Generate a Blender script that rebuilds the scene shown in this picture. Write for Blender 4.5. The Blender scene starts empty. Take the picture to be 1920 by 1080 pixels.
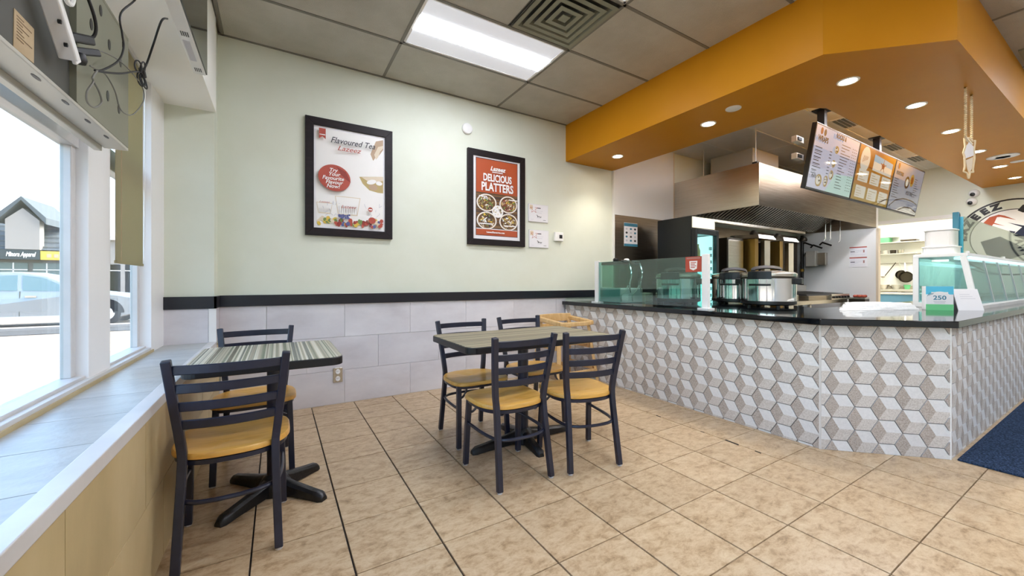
import bpy, bmesh, math, random
from mathutils import Vector, Matrix
random.seed(7)
SC = bpy.context.scene
COL = SC.collection
PI = math.pi

# ------------------------------------------------------------------ camera
F_PX, YAW, CAM_H = 731.34, 0.5411, 1.118
cam = bpy.data.cameras.new('camera')
cam.sensor_fit = 'HORIZONTAL'
cam.sensor_width = 36.0
cam.lens = 36.0 * F_PX / 1920.0
cam.shift_y = -12.14 / 1920.0
cam.clip_start = 0.02
cam.clip_end = 300
camo = bpy.data.objects.new('camera', cam)
COL.objects.link(camo)
camo.location = (0, 0, CAM_H)
camo.rotation_euler = (PI / 2, 0, -YAW)
SC.camera = camo

# ------------------------------------------------------------------ world, sun, exposure
SC.view_settings.view_transform = 'Standard'
SC.view_settings.look = 'None'
SC.view_settings.exposure = 1.76
SC.view_settings.gamma = 1.0
SC.view_settings.use_curve_mapping = False
SC.cycles.use_denoising = True
SC.cycles.max_bounces = 10
SC.cycles.diffuse_bounces = 6
SC.cycles.transparent_max_bounces = 16
SC.cycles.sample_clamp_indirect = 6.0
SC.cycles.caustics_reflective = False
SC.cycles.caustics_refractive = False
W = bpy.data.worlds.new('sky')
SC.world = W
W.use_nodes = True
wn = W.node_tree
sky = wn.nodes.new('ShaderNodeTexSky')
sky.sky_type = 'NISHITA'
sky.sun_disc = False
sky.sun_elevation = math.radians(48)
sky.sun_rotation = math.radians(90)
sky.air_density = 1.0
sky.dust_density = 4.0
sky.ozone_density = 1.0
SKY_STRENGTH = 0.44
wn.nodes['Background'].inputs[1].default_value = SKY_STRENGTH
wn.links.new(sky.outputs[0], wn.nodes['Background'].inputs[0])
sun = bpy.data.lights.new('sun', 'SUN')
sun.energy = 0.7
sun.angle = 0.01
sun.color = (1.0, 0.95, 0.88)
suno = bpy.data.objects.new('sun', sun)
COL.objects.link(suno)
suno.rotation_euler = (math.radians(20), math.radians(48), 0)
TROFFER = 12.0          # emission of the ceiling light lenses
CAN = 22.0             # emission of the small recessed lights
TUBE = 10.0             # emission of the added kitchen fill lights and the hood lamp

# ------------------------------------------------------------------ colour + material helpers
def lin(c):
    return c / 12.92 if c <= 0.04045 else ((c + 0.055) / 1.055) ** 2.4
def rgb(h):
    if isinstance(h, str):
        return tuple(lin(int(h[i:i + 2], 16) / 255) for i in (0, 2, 4)) + (1.0,)
    return tuple(h) + (1.0,)
def mat(name, col, rough=0.5, metal=0.0, spec=0.5, emit=None, es=0.0):
    m = bpy.data.materials.new(name)
    m.use_nodes = True
    b = m.node_tree.nodes['Principled BSDF']
    b.inputs['Base Color'].default_value = rgb(col)
    b.inputs['Roughness'].default_value = rough
    b.inputs['Metallic'].default_value = metal
    b.inputs['Specular IOR Level'].default_value = spec
    if emit is not None:
        b.inputs['Emission Color'].default_value = rgb(emit)
        b.inputs['Emission Strength'].default_value = es
    return m
def nz(m, scale=(1, 1, 1), nscale=5.0, detail=6.0, rough=0.6, ramp=None, bump=0.0, vary=0.0, coords='Object', dist=0.0, bscale=None, offs=True):
    """Noise colour ramp (grain), bump and per-object brightness variation on a principled material."""
    nt = m.node_tree
    N, L = nt.nodes, nt.links
    b = N['Principled BSDF']
    tc = N.new('ShaderNodeTexCoord')
    mp = N.new('ShaderNodeMapping')
    mp.inputs['Scale'].default_value = scale
    L.new(tc.outputs[coords], mp.inputs[0])
    oi = N.new('ShaderNodeObjectInfo')
    if offs:
        mm = N.new('ShaderNodeVectorMath'); mm.operation = 'SCALE'
        cx = N.new('ShaderNodeCombineXYZ')
        for k in range(3):
            L.new(oi.outputs['Random'], cx.inputs[k])
        L.new(cx.outputs[0], mm.inputs[0]); mm.inputs['Scale'].default_value = 37.0
        L.new(mm.outputs[0], mp.inputs['Location'])
    t = N.new('ShaderNodeTexNoise')
    t.inputs['Scale'].default_value = nscale
    t.inputs['Detail'].default_value = detail
    t.inputs['Roughness'].default_value = rough
    t.inputs['Distortion'].default_value = dist
    L.new(mp.outputs[0], t.inputs['Vector'])
    out = None
    if ramp:
        r = N.new('ShaderNodeValToRGB')
        e = r.color_ramp.elements
        while len(e) < len(ramp):
            e.new(0.5)
        for k, (p, c) in enumerate(ramp):
            e[k].position = p; e[k].color = rgb(c)
        L.new(t.outputs['Fac'], r.inputs[0])
        out = r.outputs[0]
    if vary and out is not None:
        hs = N.new('ShaderNodeHueSaturation')
        ma = N.new('ShaderNodeMapRange')
        ma.inputs['To Min'].default_value = 1 - vary
        ma.inputs['To Max'].default_value = 1 + vary
        L.new(oi.outputs['Random'], ma.inputs[0])
        L.new(ma.outputs[0], hs.inputs['Value'])
        L.new(out, hs.inputs['Color'])
        out = hs.outputs[0]
    if out is not None:
        L.new(out, b.inputs['Base Color'])
    if bump:
        src = t
        if bscale:
            src = N.new('ShaderNodeTexNoise')
            src.inputs['Scale'].default_value = bscale
            src.inputs['Detail'].default_value = 4
            L.new(tc.outputs[coords], src.inputs['Vector'])
        bp = N.new('ShaderNodeBump')
        bp.inputs['Strength'].default_value = bump
        bp.inputs['Distance'].default_value = 0.01
        L.new(src.outputs['Fac'], bp.inputs['Height'])
        L.new(bp.outputs[0], b.inputs['Normal'])
    return m
def glass(name, tint, refl=0.08, rough=0.0):
    m = bpy.data.materials.new(name)
    m.use_nodes = True
    N, L = m.node_tree.nodes, m.node_tree.links
    N.remove(N['Principled BSDF'])
    tr = N.new('ShaderNodeBsdfTransparent'); tr.inputs[0].default_value = rgb(tint)
    gl = N.new('ShaderNodeBsdfGlossy'); gl.inputs['Roughness'].default_value = rough
    lw = N.new('ShaderNodeLayerWeight'); lw.inputs['Blend'].default_value = 0.5
    pw = N.new('ShaderNodeMath'); pw.operation = 'POWER'; pw.inputs[1].default_value = 4.0
    fr = N.new('ShaderNodeMath'); fr.operation = 'MULTIPLY_ADD'; fr.inputs[1].default_value = 0.5; fr.inputs[2].default_value = refl * 0.5
    L.new(lw.outputs['Facing'], pw.inputs[0]); L.new(pw.outputs[0], fr.inputs[0])
    mx = N.new('ShaderNodeMixShader')
    L.new(fr.outputs[0], mx.inputs[0])
    L.new(tr.outputs[0], mx.inputs[1]); L.new(gl.outputs[0], mx.inputs[2])
    L.new(mx.outputs[0], N['Material Output'].inputs[0])
    return m

M = {}
M['wall'] = nz(mat('green_paint', 'D6DAC0', 0.55), nscale=3, ramp=[(0.3, 'D9DDCC'), (0.7, 'DEE2D3')], bump=0.02, bscale=180, offs=False)
M['cream'] = mat('cream_paint', 'FAF9F4', 0.6)
M['white_paint'] = mat('white_paint', 'E6E6E2', 0.45)
M['white'] = mat('white_plastic', 'EDEDEB', 0.35)
M['white_gloss'] = mat('white_enamel', 'F1F2F2', 0.2)
M['dado'] = mat('dark_navy_paint', '17171F', 0.3)
M['walltile'] = nz(mat('grey_marble_tile', 'C9C6C7', 0.3), (1, 1, 2.2), 2.2, 8, 0.62, [(0.25, 'C4C0C4'), (0.5, 'D3D0D4'), (0.75, 'DEDCDF')], vary=0.03)
M['ledgetile'] = nz(mat('pale_grey_slate_tile', 'B9BDBE', 0.35), (1, 3, 1), 5, 8, 0.65, [(0.25, 'A3A6A4'), (0.6, 'B6B8B5'), (0.8, 'C0C2BF')], bump=0.25, bscale=25, vary=0.02)
M['sidetile'] = nz(mat('tan_stone_tile', 'AC9C80', 0.45), (1, 1, 0.5), 3.0, 8, 0.6, [(0.25, 'A8966E'), (0.5, 'BDA97E'), (0.75, 'C8B68E')], vary=0.03)
M['floortile'] = nz(mat('tan_floor_tile', 'C59F6E', 0.32), (1, 1.7, 1), 13.0, 12, 0.78, [(0.32, '7C6447'), (0.42, 'A68B69'), (0.52, 'BBA281'), (0.70, 'CCB99A')], bump=0.05, vary=0.05, dist=0.3)
M['grout'] = mat('dark_grout', '1C1512', 0.8)
M['ceil'] = nz(mat('dark_painted_ceiling_tile', '4E4A40', 0.36, 0.0, 0.7), nscale=3.5, ramp=[(0.3, 'ADA99D'), (0.7, 'BFBBB0')], bump=0.5, bscale=160)
M['ceilgrid'] = mat('dark_painted_grid', '77736A', 0.5)
M['kceil'] = nz(mat('white_ceiling_tile', 'C9C8C2', 0.6), nscale=6, ramp=[(0.3, 'D8D7D2'), (0.7, 'E0DFDB')], bump=0.15, bscale=250)
M['orange'] = nz(mat('orange_paint', 'C58619', 0.4, 0, 0.12), nscale=2, ramp=[(0.3, 'C38317'), (0.7, 'C8891C')], bump=0.03, bscale=140, offs=False)
M['frame'] = nz(mat('aluminium_frame', 'D2D0CE', 0.4, 0.1), nscale=5, ramp=[(0.3, 'CCCAC8'), (0.7, 'D8D6D4')])
M['frame_white'] = mat('white_window_frame', 'F2F1F0', 0.4)
M['oldsteel'] = mat('grey_green_sheet_metal', '8A8A78', 0.45, 0.35)
M['galv'] = mat('pale_galvanised_steel', 'C9C6BC', 0.4, 0.3)
M['darkgrey'] = mat('dark_grey_sheet', '55554F', 0.5, 0.2)
M['black'] = mat('black_plastic', '0B0B0D', 0.35)
M['cable'] = mat('black_cable', '1B1B1C', 0.5)
M['greycable'] = mat('grey_cable', '76756D', 0.5)
M['note'] = nz(mat('aged_paper', 'B9A382', 0.8), nscale=8, ramp=[(0.3, 'AE9774'), (0.7, 'C2AD8C')])
M['ink'] = mat('brown_ink', '6B563C', 0.8)
M['chair'] = nz(mat('satin_black_metal', '14151C', 0.3, 0.0, 0.6), nscale=9, ramp=[(0.3, '161929'), (0.7, '21263A')])  # blue tint of the window light is put into the black
M['seat'] = nz(mat('golden_oak_seat', 'C98F35', 0.33), (1.2, 14, 8), 3.0, 7, 0.6, [(0.25, 'C08B36'), (0.5, 'D6A14A'), (0.8, 'E2B45F')], vary=0.03, dist=0.5)
M['chip'] = mat('dark_grout_hole', '17110D', 0.9)
M['glide'] = mat('pale_plastic_glide', 'BFBFBF', 0.5)
M['castiron'] = nz(mat('black_cast_iron', '0F1013', 0.35), nscale=60, ramp=[(0.3, '0D0E11'), (0.7, '15161A')], bump=0.2)
M['edge'] = mat('black_vinyl_edge', '121318', 0.35)
def stripes(name, scale, cols, rough=0.3):
    m = mat(name, cols[0], rough)
    nz(m, scale, 1.0, 2.0, 0.5, [(0.28 + 0.44 * k / (len(cols) - 1), c) for k, c in enumerate(cols)], offs=False)
    for n in m.node_tree.nodes:
        if n.type == 'VALTORGB':
            n.color_ramp.interpolation = 'LINEAR'
    return m
M['lam_y'] = stripes('striped_laminate_lengthwise', (24, 0.02, 1), ['5F5A4C', '8E8774', 'C9C3AE', '6C7560', 'A49C88', 'D8D2BE', '59605A', 'B0A792', '7E766A'], 0.25)
M['lam_x'] = stripes('striped_laminate_crosswise', (0.02, 20, 1), ['2C2519', '7B6E54', 'AB9F82', '3A3224', '8C8066', 'BBB092', '352D20'], 0.42)
M['steel'] = nz(mat('brushed_steel', 'BEB8AC', 0.27, 1.0), (1, 1, 60), 3, 4, 0.5, [(0.3, 'C4BEB2'), (0.7, 'D6D1C7')])
M['steelbrown'] = nz(mat('warm_brushed_steel', '9C8F7C', 0.3, 1.0), (1, 1, 40), 3, 4, 0.5, [(0.3, '8F826F'), (0.7, 'A99C89')])
M['darksteel'] = mat('dark_steel', '4A443B', 0.35, 0.9)
M['chrome'] = mat('polished_chrome', 'D8D8D8', 0.07, 1.0)
M['greasy'] = mat('greasy_dark_metal', '2A2621', 0.5, 0.6)
M['counter'] = nz(mat('polished_black_granite', '0C0F12', 0.06, 0.0, 0.6), nscale=120, ramp=[(0.45, '0A0D10'), (0.7, '12171B')])
M['hexlight'] = nz(mat('pale_stone_facet', 'CFCDCB', 0.55), nscale=70, ramp=[(0.3, 'D3D3D4'), (0.7, 'DFDFDF')], bump=0.05, vary=0.03)
M['hexmid'] = nz(mat('grey_beige_stone_facet', 'AFA69E', 0.6), nscale=140, detail=8, ramp=[(0.35, 'B5AEA7'), (0.5, 'C8C2BC'), (0.68, 'D6D1CC')], bump=0.08, vary=0.04)
M['hexdark'] = nz(mat('taupe_stone_facet', '93877D', 0.6), nscale=140, detail=8, ramp=[(0.35, '958A81'), (0.5, 'ADA39A'), (0.68, 'C0B7AF')], bump=0.08, vary=0.04)
M['hexgrout'] = mat('grey_grout', '5A5756', 0.8)
M['mat'] = nz(mat('blue_carpet', '26303F', 0.95, 0, 0.1), nscale=110, detail=3, ramp=[(0.35, '1B2533'), (0.55, '2F3F58'), (0.75, '51668C')], bump=0.8, offs=False)
M['lens'] = mat('light_lens', 'FFFFFF', 0.4, emit='EEF3FF', es=TROFFER)
M['lens_dim'] = mat('light_lens_side', 'B4B4B2', 0.4, emit='F4F6FF', es=TROFFER * 0.012)
M['can'] = mat('recessed_light_lens', 'FFFFFF', 0.4, emit='FFEBC8', es=CAN)
M['tube_prep'] = mat('prep_room_lens', 'FFFFFF', 0.4, emit='FFF8EE', es=3.2)
M['tube'] = mat('fill_and_hood_lens', 'FFFFFF', 0.4, emit='F2F5FF', es=TUBE)
M['screenglass'] = mat('dark_glossy_screen', '15181A', 0.04, 0.0, 1.0)
M['winglass'] = glass('window_glass', 'F4FAFA', 0.06)
M['guard'] = glass('green_tinted_glass', 'C6E6E1', 0.22)
M['caseglass'] = glass('aqua_tinted_glass', 'DDF3F5', 0.10)
M['acrylic'] = glass('clear_acrylic', 'EDF3EA', 0.14, 0.03)
M['blind'] = mat('olive_fabric', 'B3AC8C', 0.8)
def _tr(m, col, f):
    N, L = m.node_tree.nodes, m.node_tree.links
    t = N.new('ShaderNodeBsdfTranslucent'); t.inputs[0].default_value = rgb(col)
    x = N.new('ShaderNodeMixShader'); x.inputs[0].default_value = f
    L.new(N['Principled BSDF'].outputs[0], x.inputs[1]); L.new(t.outputs[0], x.inputs[2]); L.new(x.outputs[0], N['Material Output'].inputs[0])
_tr(M['blind'], 'B8AF88', .4)
M['frame_dark'] = nz(mat('dark_wood_picture_frame', '1D1618', 0.5, 0, 0.25), (1, 1, 8), 6, 5, 0.6, [(0.3, '191315'), (0.7, '241B1D')])
M['paper'] = mat('white_paper', 'E9E8EA', 0.5)
M['frosted'] = mat('frosted_acrylic_plaque', 'D5D3D6', 0.25)
M['red'] = mat('red_print', 'B04A38', 0.5)
M['red2'] = mat('dark_red_print', '8E2E22', 0.5)
M['oprint'] = mat('burnt_orange_print', 'B2512A', 0.5)
M['print_dark'] = mat('charcoal_print', '35363C', 0.5)
M['print_white'] = mat('white_print', 'F0EEEA', 0.5)
M['beige'] = mat('beige_print', 'DCCDB4', 0.5)
M['bead'] = mat('cream_bead', 'E2CFA8', 0.4)
M['skin'] = mat('tan_print', 'B99D80', 0.5)
M['amber'] = mat('amber_print', 'B8A26A', 0.5)
M['grey_print'] = mat('pale_grey_print', 'C9C9CF', 0.5)
M['blue_print'] = mat('violet_print', '555C8F', 0.5)
M['green_print'] = mat('green_print', '6D8746', 0.5)
M['yellow_print'] = mat('yellow_print', 'D9B84A', 0.5)
M['pink_print'] = mat('plum_print', 'A5746C', 0.5)
M['woodprint'] = nz(mat('wood_plank_print', '5A4028', 0.5), (1, 1, 22), 2, 4, 0.5, [(0.3, '3A281A'), (0.5, '6B4D30'), (0.7, '8A6A45')])
M['highchair'] = nz(mat('honey_wood', 'C79C5E', 0.45), (4, 4, 1), 6, 6, 0.6, [(0.3, 'C39A60'), (0.7, 'DDBA86')])
M['navy'] = mat('navy_print', '14203A', 0.5)
M['blueplastic'] = mat('light_blue_plastic', '78B4DC', 0.35)
M['foam'] = mat('white_foam', 'F0EFEF', 0.5)
M['bag'] = nz(mat('white_plastic_film', 'ECEEEF', 0.3), nscale=12, ramp=[(0.3, 'E6E9EA'), (0.7, 'F3F4F4')], bump=0.6, bscale=30)
M['teal'] = mat('teal_print', '3E7F96', 0.5)
M['cyan'] = mat('sky_blue_print', '58C0E0', 0.5)
M['lime'] = mat('mint_green_print', '6FCB8C', 0.5)
M['fridge'] = mat('black_fridge_steel', '101519', 0.3, 0.1)
M['milk'] = mat('illuminated_header', 'D9D3BC', 0.4, emit='EFE4C4', es=0.35)
M['fridge_in'] = mat('fridge_interior', 'CFE9E4', 0.5, emit='C4F2EC', es=0.5)
M['cooler_in'] = mat('cooler_interior', 'BFE3DC', 0.5, emit='DFF4F4', es=0.5)
M['bottle'] = mat('amber_bottle', 'B9944C', 0.3)
M['juice'] = glass('juicer_bowl', 'D3E6DA', 0.12)
M['brass'] = mat('brass', '9A7A3A', 0.35, 0.9)
M['kerb_shadow'] = nz(mat('kerb_shadow', '3E3D3C', 0.9), nscale=30, ramp=[(0.3, '383736'), (0.7, '464544')], offs=False)
M['carpaint'] = mat('silver_car_paint', '9A9C9F', 0.25, 0.5)
M['cardark'] = mat('dark_car_glass', '5E757A', 0.08)
M['rubber'] = mat('tyre_rubber', '18181A', 0.7)
M['rooftile'] = mat('dark_roof_tile', '4A5054', 0.8)
M['stucco'] = mat('pale_stucco', '8F8883', 0.8)
M['shopwall'] = mat('shop_front', '63625E', 0.7)
M['shopglass'] = mat('shop_window', '5C6A68', 0.15)
M['signdark'] = mat('dark_sign', '2E3638', 0.5)
M['signyellow'] = mat('yellow_sign', 'C9A93A', 0.5)
def paver_mat():
    m = mat('pale_pavers', 'C7B9A4', 0.85)
    N, L = m.node_tree.nodes, m.node_tree.links
    tc = N.new('ShaderNodeTexCoord'); br = N.new('ShaderNodeTexBrick')
    br.inputs['Color1'].default_value = rgb('A0917F'); br.inputs['Color2'].default_value = rgb('918270')
    br.inputs['Mortar'].default_value = rgb('5F564C'); br.inputs['Scale'].default_value = 2.2
    br.inputs['Mortar Size'].default_value = 0.015
    L.new(tc.outputs['Object'], br.inputs['Vector']); L.new(br.outputs[0], N['Principled BSDF'].inputs['Base Color'])
    return m
M['paver'] = paver_mat()
def emis_screen(name, col, es=0.35):
    return mat(name, '101010', 0.06, 0.0, 0.8, emit=col, es=es)

# ------------------------------------------------------------------ geometry helpers
class MB:
    def __init__(s):
        s.v, s.f, s.mi = [], [], []
    def add(s, vs, fs, mi=0):
        o = len(s.v)
        s.v += [tuple(v) for v in vs]
        s.f += [tuple(i + o for i in f) for f in fs]
        s.mi += [mi] * len(fs)
        return s
    def hexa(s, p, mi=0):
        """8 corners: bottom four ccw, top four ccw."""
        return s.add(p, [(3, 2, 1, 0), (4, 5, 6, 7), (0, 1, 5, 4), (1, 2, 6, 5), (2, 3, 7, 6), (3, 0, 4, 7)], mi)
    def box(s, a, b, mi=0):
        x0, y0, z0 = [min(a[k], b[k]) for k in range(3)]
        x1, y1, z1 = [max(a[k], b[k]) for k in range(3)]
        return s.hexa([(x0, y0, z0), (x1, y0, z0), (x1, y1, z0), (x0, y1, z0), (x0, y0, z1), (x1, y0, z1), (x1, y1, z1), (x0, y1, z1)], mi)
    def bar(s, p, q, w, h, mi=0, up=(0, 0, 1)):
        """Rectangular bar from p to q: w across, h along up."""
        p, q = Vector(p), Vector(q)
        d = (q - p).normalized()
        u = Vector(up)
        r = d.cross(u)
        if r.length < 1e-4:
            u = Vector((0, 1, 0)); r = d.cross(u)
        r.normalize(); u = r.cross(d).normalized()
        r *= w / 2; u *= h / 2
        return s.hexa([p - r - u, p + r - u, p + r + u, p - r + u, q - r - u, q + r - u, q + r + u, q - r + u], mi)
    def tube(s, pts, r, n=8, mi=0, closed=False, rect=None):
        """Tube along a polyline; rect=(w,h) gives a rectangular section."""
        P = [Vector(p) for p in pts]
        m = len(P)
        rings = []
        pu = None
        for i in range(m):
            a = P[(i - 1) % m] if (closed or i > 0) else P[i]
            b = P[(i + 1) % m] if (closed or i < m - 1) else P[i]
            d = (b - a)
            d = d.normalized() if d.length > 1e-9 else Vector((0, 0, 1))
            if pu is None:
                pu = Vector((0, 0, 1)) if abs(d.z) < 0.9 else Vector((0, 1, 0))
            x = d.cross(pu)
            if x.length < 1e-5:
                x = d.cross(Vector((1, 0, 0)))
            x.normalize()
            u = x.cross(d).normalized()
            pu = u
            rr = r[i] if isinstance(r, (list, tuple)) else r
            if rect:
                w, h = rect[0] / 2, rect[1] / 2
                rings.append([P[i] + x * a0 + u * b0 for a0, b0 in ((-w, -h), (w, -h), (w, h), (-w, h))])
            else:
                rings.append([P[i] + (x * math.cos(2 * PI * k / n) + u * math.sin(2 * PI * k / n)) * rr for k in range(n)])
        n = len(rings[0])
        vs = [v for g in rings for v in g]
        fs = []
        for i in range(m if closed else m - 1):
            j = (i + 1) % m
            for k in range(n):
                fs.append((i * n + k, i * n + (k + 1) % n, j * n + (k + 1) % n, j * n + k))
        if not closed:
            fs.append(tuple(range(n - 1, -1, -1)))
            fs.append(tuple((m - 1) * n + k for k in range(n)))
        return s.add(vs, fs, mi)
    def lathe(s, prof, c=(0, 0, 0), n=32, mi=0):
        """Profile of (r, z) revolved about the z axis through c."""
        vs, fs = [], []
        m = len(prof)
        for r, z in prof:
            for k in range(n):
                t = 2 * PI * k / n
                vs.append((c[0] + r * math.cos(t), c[1] + r * math.sin(t), c[2] + z))
        for i in range(m - 1):
            for k in range(n):
                fs.append((i * n + k, i * n + (k + 1) % n, (i + 1) * n + (k + 1) % n, (i + 1) * n + k))
        if prof[0][0] > 1e-6:
            fs.append(tuple(range(n - 1, -1, -1)))
        if prof[-1][0] > 1e-6:
            fs.append(tuple((m - 1) * n + k for k in range(n)))
        return s.add(vs, fs, mi)
    def prism(s, poly, o, U, V, N, d0, d1, mi=0):
        """2-D polygon (ccw seen against N) extruded from depth d0 to d1 along N."""
        o, U, V, N = Vector(o), Vector(U), Vector(V), Vector(N)
        n = len(poly)
        vs = [o + U * x + V * y + N * d0 for x, y in poly] + [o + U * x + V * y + N * d1 for x, y in poly]
        fs = [tuple(range(n - 1, -1, -1)), tuple(range(n, 2 * n))]
        fs += [(k, (k + 1) % n, n + (k + 1) % n, n + k) for k in range(n)]
        return s.add(vs, fs, mi)
    def mesh(s, name, mats, smooth=False, fix=True):
        me = bpy.data.meshes.new(name)
        me.from_pydata(s.v, [], s.f)
        for m in (mats if isinstance(mats, (list, tuple)) else [mats]):
            me.materials.append(m)
        me.polygons.foreach_set('material_index', s.mi)
        if fix:
            bm = bmesh.new(); bm.from_mesh(me)
            bmesh.ops.recalc_face_normals(bm, faces=bm.faces)
            bm.to_mesh(me); bm.free()
        if smooth:
            me.polygons.foreach_set('use_smooth', [True] * len(me.polygons))
            try:
                me.set_sharp_from_angle(angle=math.radians(40))
            except Exception:
                pass
        me.update()
        return me
    def build(s, name, mats, parent=None, smooth=False, bevel=0.0, loc=None, seg=2):
        o = bpy.data.objects.new(name, s.mesh(name, mats, smooth))
        return link(o, parent, bevel, loc, seg)
def link(o, parent=None, bevel=0.0, loc=None, seg=2):
    COL.objects.link(o)
    if parent is not None:
        o.parent = parent
        o.matrix_parent_inverse = Matrix.Identity(4)
        if o.data is not None and loc is None:
            o.location = -wl(parent)     # meshes are written in world coordinates unless loc is given
    if loc is not None:
        o.location = loc
    if bevel:
        b = o.modifiers.new('bevel', 'BEVEL')
        b.width = bevel; b.segments = seg; b.limit_method = 'ANGLE'
        b.harden_normals = False
    return o
def wl(o):
    v = Vector(o.location)
    while o.parent is not None:
        o = o.parent
        v += Vector(o.location)
    return v
def tag(o, label, cat, group=None, kind=None):
    o['label'] = label; o['category'] = cat
    if group: o['group'] = group
    if kind: o['kind'] = kind
    return o
def thing(name, label, cat, loc=(0, 0, 0), group=None):
    o = bpy.data.objects.new(name, None)
    o.empty_display_size = 0.05
    COL.objects.link(o)
    o.location = loc
    return tag(o, label, cat, group)
def struct(name, mb, mats, parent=None, smooth=False, bevel=0.0):
    o = mb.build(name, mats, parent, smooth, bevel)
    if parent is None:
        o['kind'] = 'structure'
    return o
def copy_tree(o, parent=None):
    c = o.copy(); COL.objects.link(c)
    if parent is not None:
        c.parent = parent
    for ch in list(o.children):
        copy_tree(ch, c)
    return c
def box(a, b): return MB().box(a, b)
def arcpts(cx, cy, r, a0, a1, n):
    return [(cx + r * math.cos(a0 + (a1 - a0) * k / n), cy + r * math.sin(a0 + (a1 - a0) * k / n)) for k in range(n + 1)]
def rrect(x0, y0, x1, y1, r, n=6):
    return (arcpts(x1 - r, y0 + r, r, -PI / 2, 0, n) + arcpts(x1 - r, y1 - r, r, 0, PI / 2, n)
            + arcpts(x0 + r, y1 - r, r, PI / 2, PI, n) + arcpts(x0 + r, y0 + r, r, PI, 1.5 * PI, n))
def ell(cx, cy, a, b, n=24, rot=0.0):
    c, s_ = math.cos(rot), math.sin(rot)
    return [(cx + a * math.cos(2 * PI * k / n) * c - b * math.sin(2 * PI * k / n) * s_, cy + a * math.cos(2 * PI * k / n) * s_ + b * math.sin(2 * PI * k / n) * c) for k in range(n)]
def smooth_path(pts, n=6):
    """Catmull-Rom through the points."""
    P = [Vector(p) for p in pts]
    out = []
    for i in range(len(P) - 1):
        p0, p1, p2, p3 = P[max(i - 1, 0)], P[i], P[i + 1], P[min(i + 2, len(P) - 1)]
        for k in range(n):
            t = k / n
            out.append(0.5 * ((2 * p1) + (p2 - p0) * t + (2 * p0 - 5 * p1 + 4 * p2 - p3) * t * t + (3 * p1 - p0 - 3 * p2 + p3) * t ** 3))
    out.append(P[-1])
    return out
def lettering(name, body, size, o, U, V, N, m, parent, align='CENTER', depth=0.0015, bold=0.0, shear=0.0, wide=1.0, fit=None, spacing=1.0):
    """A line of writing as thin raised letters standing on the plane o,U,V facing N."""
    cu = bpy.data.curves.new('letters', 'FONT')
    cu.body = body; cu.size = size; cu.align_x = align; cu.align_y = 'CENTER'
    cu.extrude = depth / 2; cu.offset = bold; cu.shear = shear; cu.resolution_u = 3
    cu.space_character = spacing
    t = bpy.data.objects.new('letters', cu)
    COL.objects.link(t)
    dg = bpy.context.evaluated_depsgraph_get()
    me = bpy.data.meshes.new_from_object(t.evaluated_get(dg))
    bpy.data.objects.remove(t); bpy.data.curves.remove(cu)
    o, U, V, N = Vector(o), Vector(U).normalized(), Vector(V).normalized(), Vector(N).normalized()
    if fit and len(me.vertices):
        w = max(v.co.x for v in me.vertices) - min(v.co.x for v in me.vertices)
        if w > 1e-6: wide = fit / w
    for v in me.vertices:
        c = v.co
        v.co = o + U * (c.x * wide) + V * c.y + N * (c.z + depth / 2)
    me.materials.clear(); me.materials.append(m)
    me.name = name
    return link(bpy.data.objects.new(name, me), parent)

# ================================================================== ROOM SHELL
YB, XR, YR, ZC = 3.88, 9.85, -4.6, 3.10      # back wall, far wall, rear wall, ceiling
XF = -0.40                                    # face of the low wall under the windows
T = 0.35                                      # floor tile pitch
floor = struct('floor', box((-0.8, YR, -0.12), (13.2, 4.2, -0.008)), M['grout'])
# floor tiles: one mesh shared, each its own object on the grout bed
ft = MB()
g = 0.0032
gy, e_ = .0016, .001
ft.add([(g, gy, 0), (T - g, gy, 0), (T - g, T - gy, 0), (g, T - gy, 0), (g + e_, gy + e_, .008), (T - g - e_, gy + e_, .008), (T - g - e_, T - gy - e_, .008), (g + e_, T - gy - e_, .008)],
       [(4, 5, 6, 7), (0, 1, 5, 4), (1, 2, 6, 5), (2, 3, 7, 6), (3, 0, 4, 7)])
ftm = ft.mesh('floor_tile', M['floortile'])
X0, Y0 = 0.2576, 2.9822
def floor_visible(x, y):
    if x > 3.15 and y > 1.25 and y - 1.25 > -(x - 3.15): return False
    if x > 3.65 and y > 0.62: return False
    if x > 3.65 and x + T < 30 and y + T < 0.66: return x < 4.1 and y > -.6
    d = x * math.sin(YAW) + y * math.cos(YAW)
    r = x * math.cos(YAW) - y * math.sin(YAW)
    return d > 0.9 and abs(r) < 1.42 * d + 0.35
nt_ = 0
cov = []
for i in range(-2, 13):
    for j in range(-12, 3):
        x, y = X0 + i * T, Y0 + j * T
        if x + T < -0.40 or y > YB - 0.005 or not floor_visible(x, y): continue
        if x < XF - 0.01 or y + T > YB:          # cut tiles along the walls
            c = MB()
            xa, xb = max(x + g, XF), x + T - g
            ya, yb = y + g, min(y + T - g, YB)
            c.box((xa, ya, -0.008), (xb, yb, 0.0))
            o = c.build('floor_tile', M['floortile'], floor)
        else:
            o = link(bpy.data.objects.new('floor_tile', ftm), floor, loc=(x, y, -0.008))
        cov.append((i, j)); nt_ += 1
# tiles past the limits of the view, joined
rest = MB()
for i in range(-2, 28):
    for j in range(-21, 3):
        x, y = X0 + i * T, Y0 + j * T
        if (i, j) in cov or x + T < XF + .01 or y > YB - .005 or x > 9.7: continue
        rest.box((max(x + g, XF), y + g, -0.008), (x + T - g, min(y + T - g, YB), 0))
ro = rest.build('far_floor_tile', M['floortile'], floor)
ro['kind'] = 'stuff'
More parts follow.
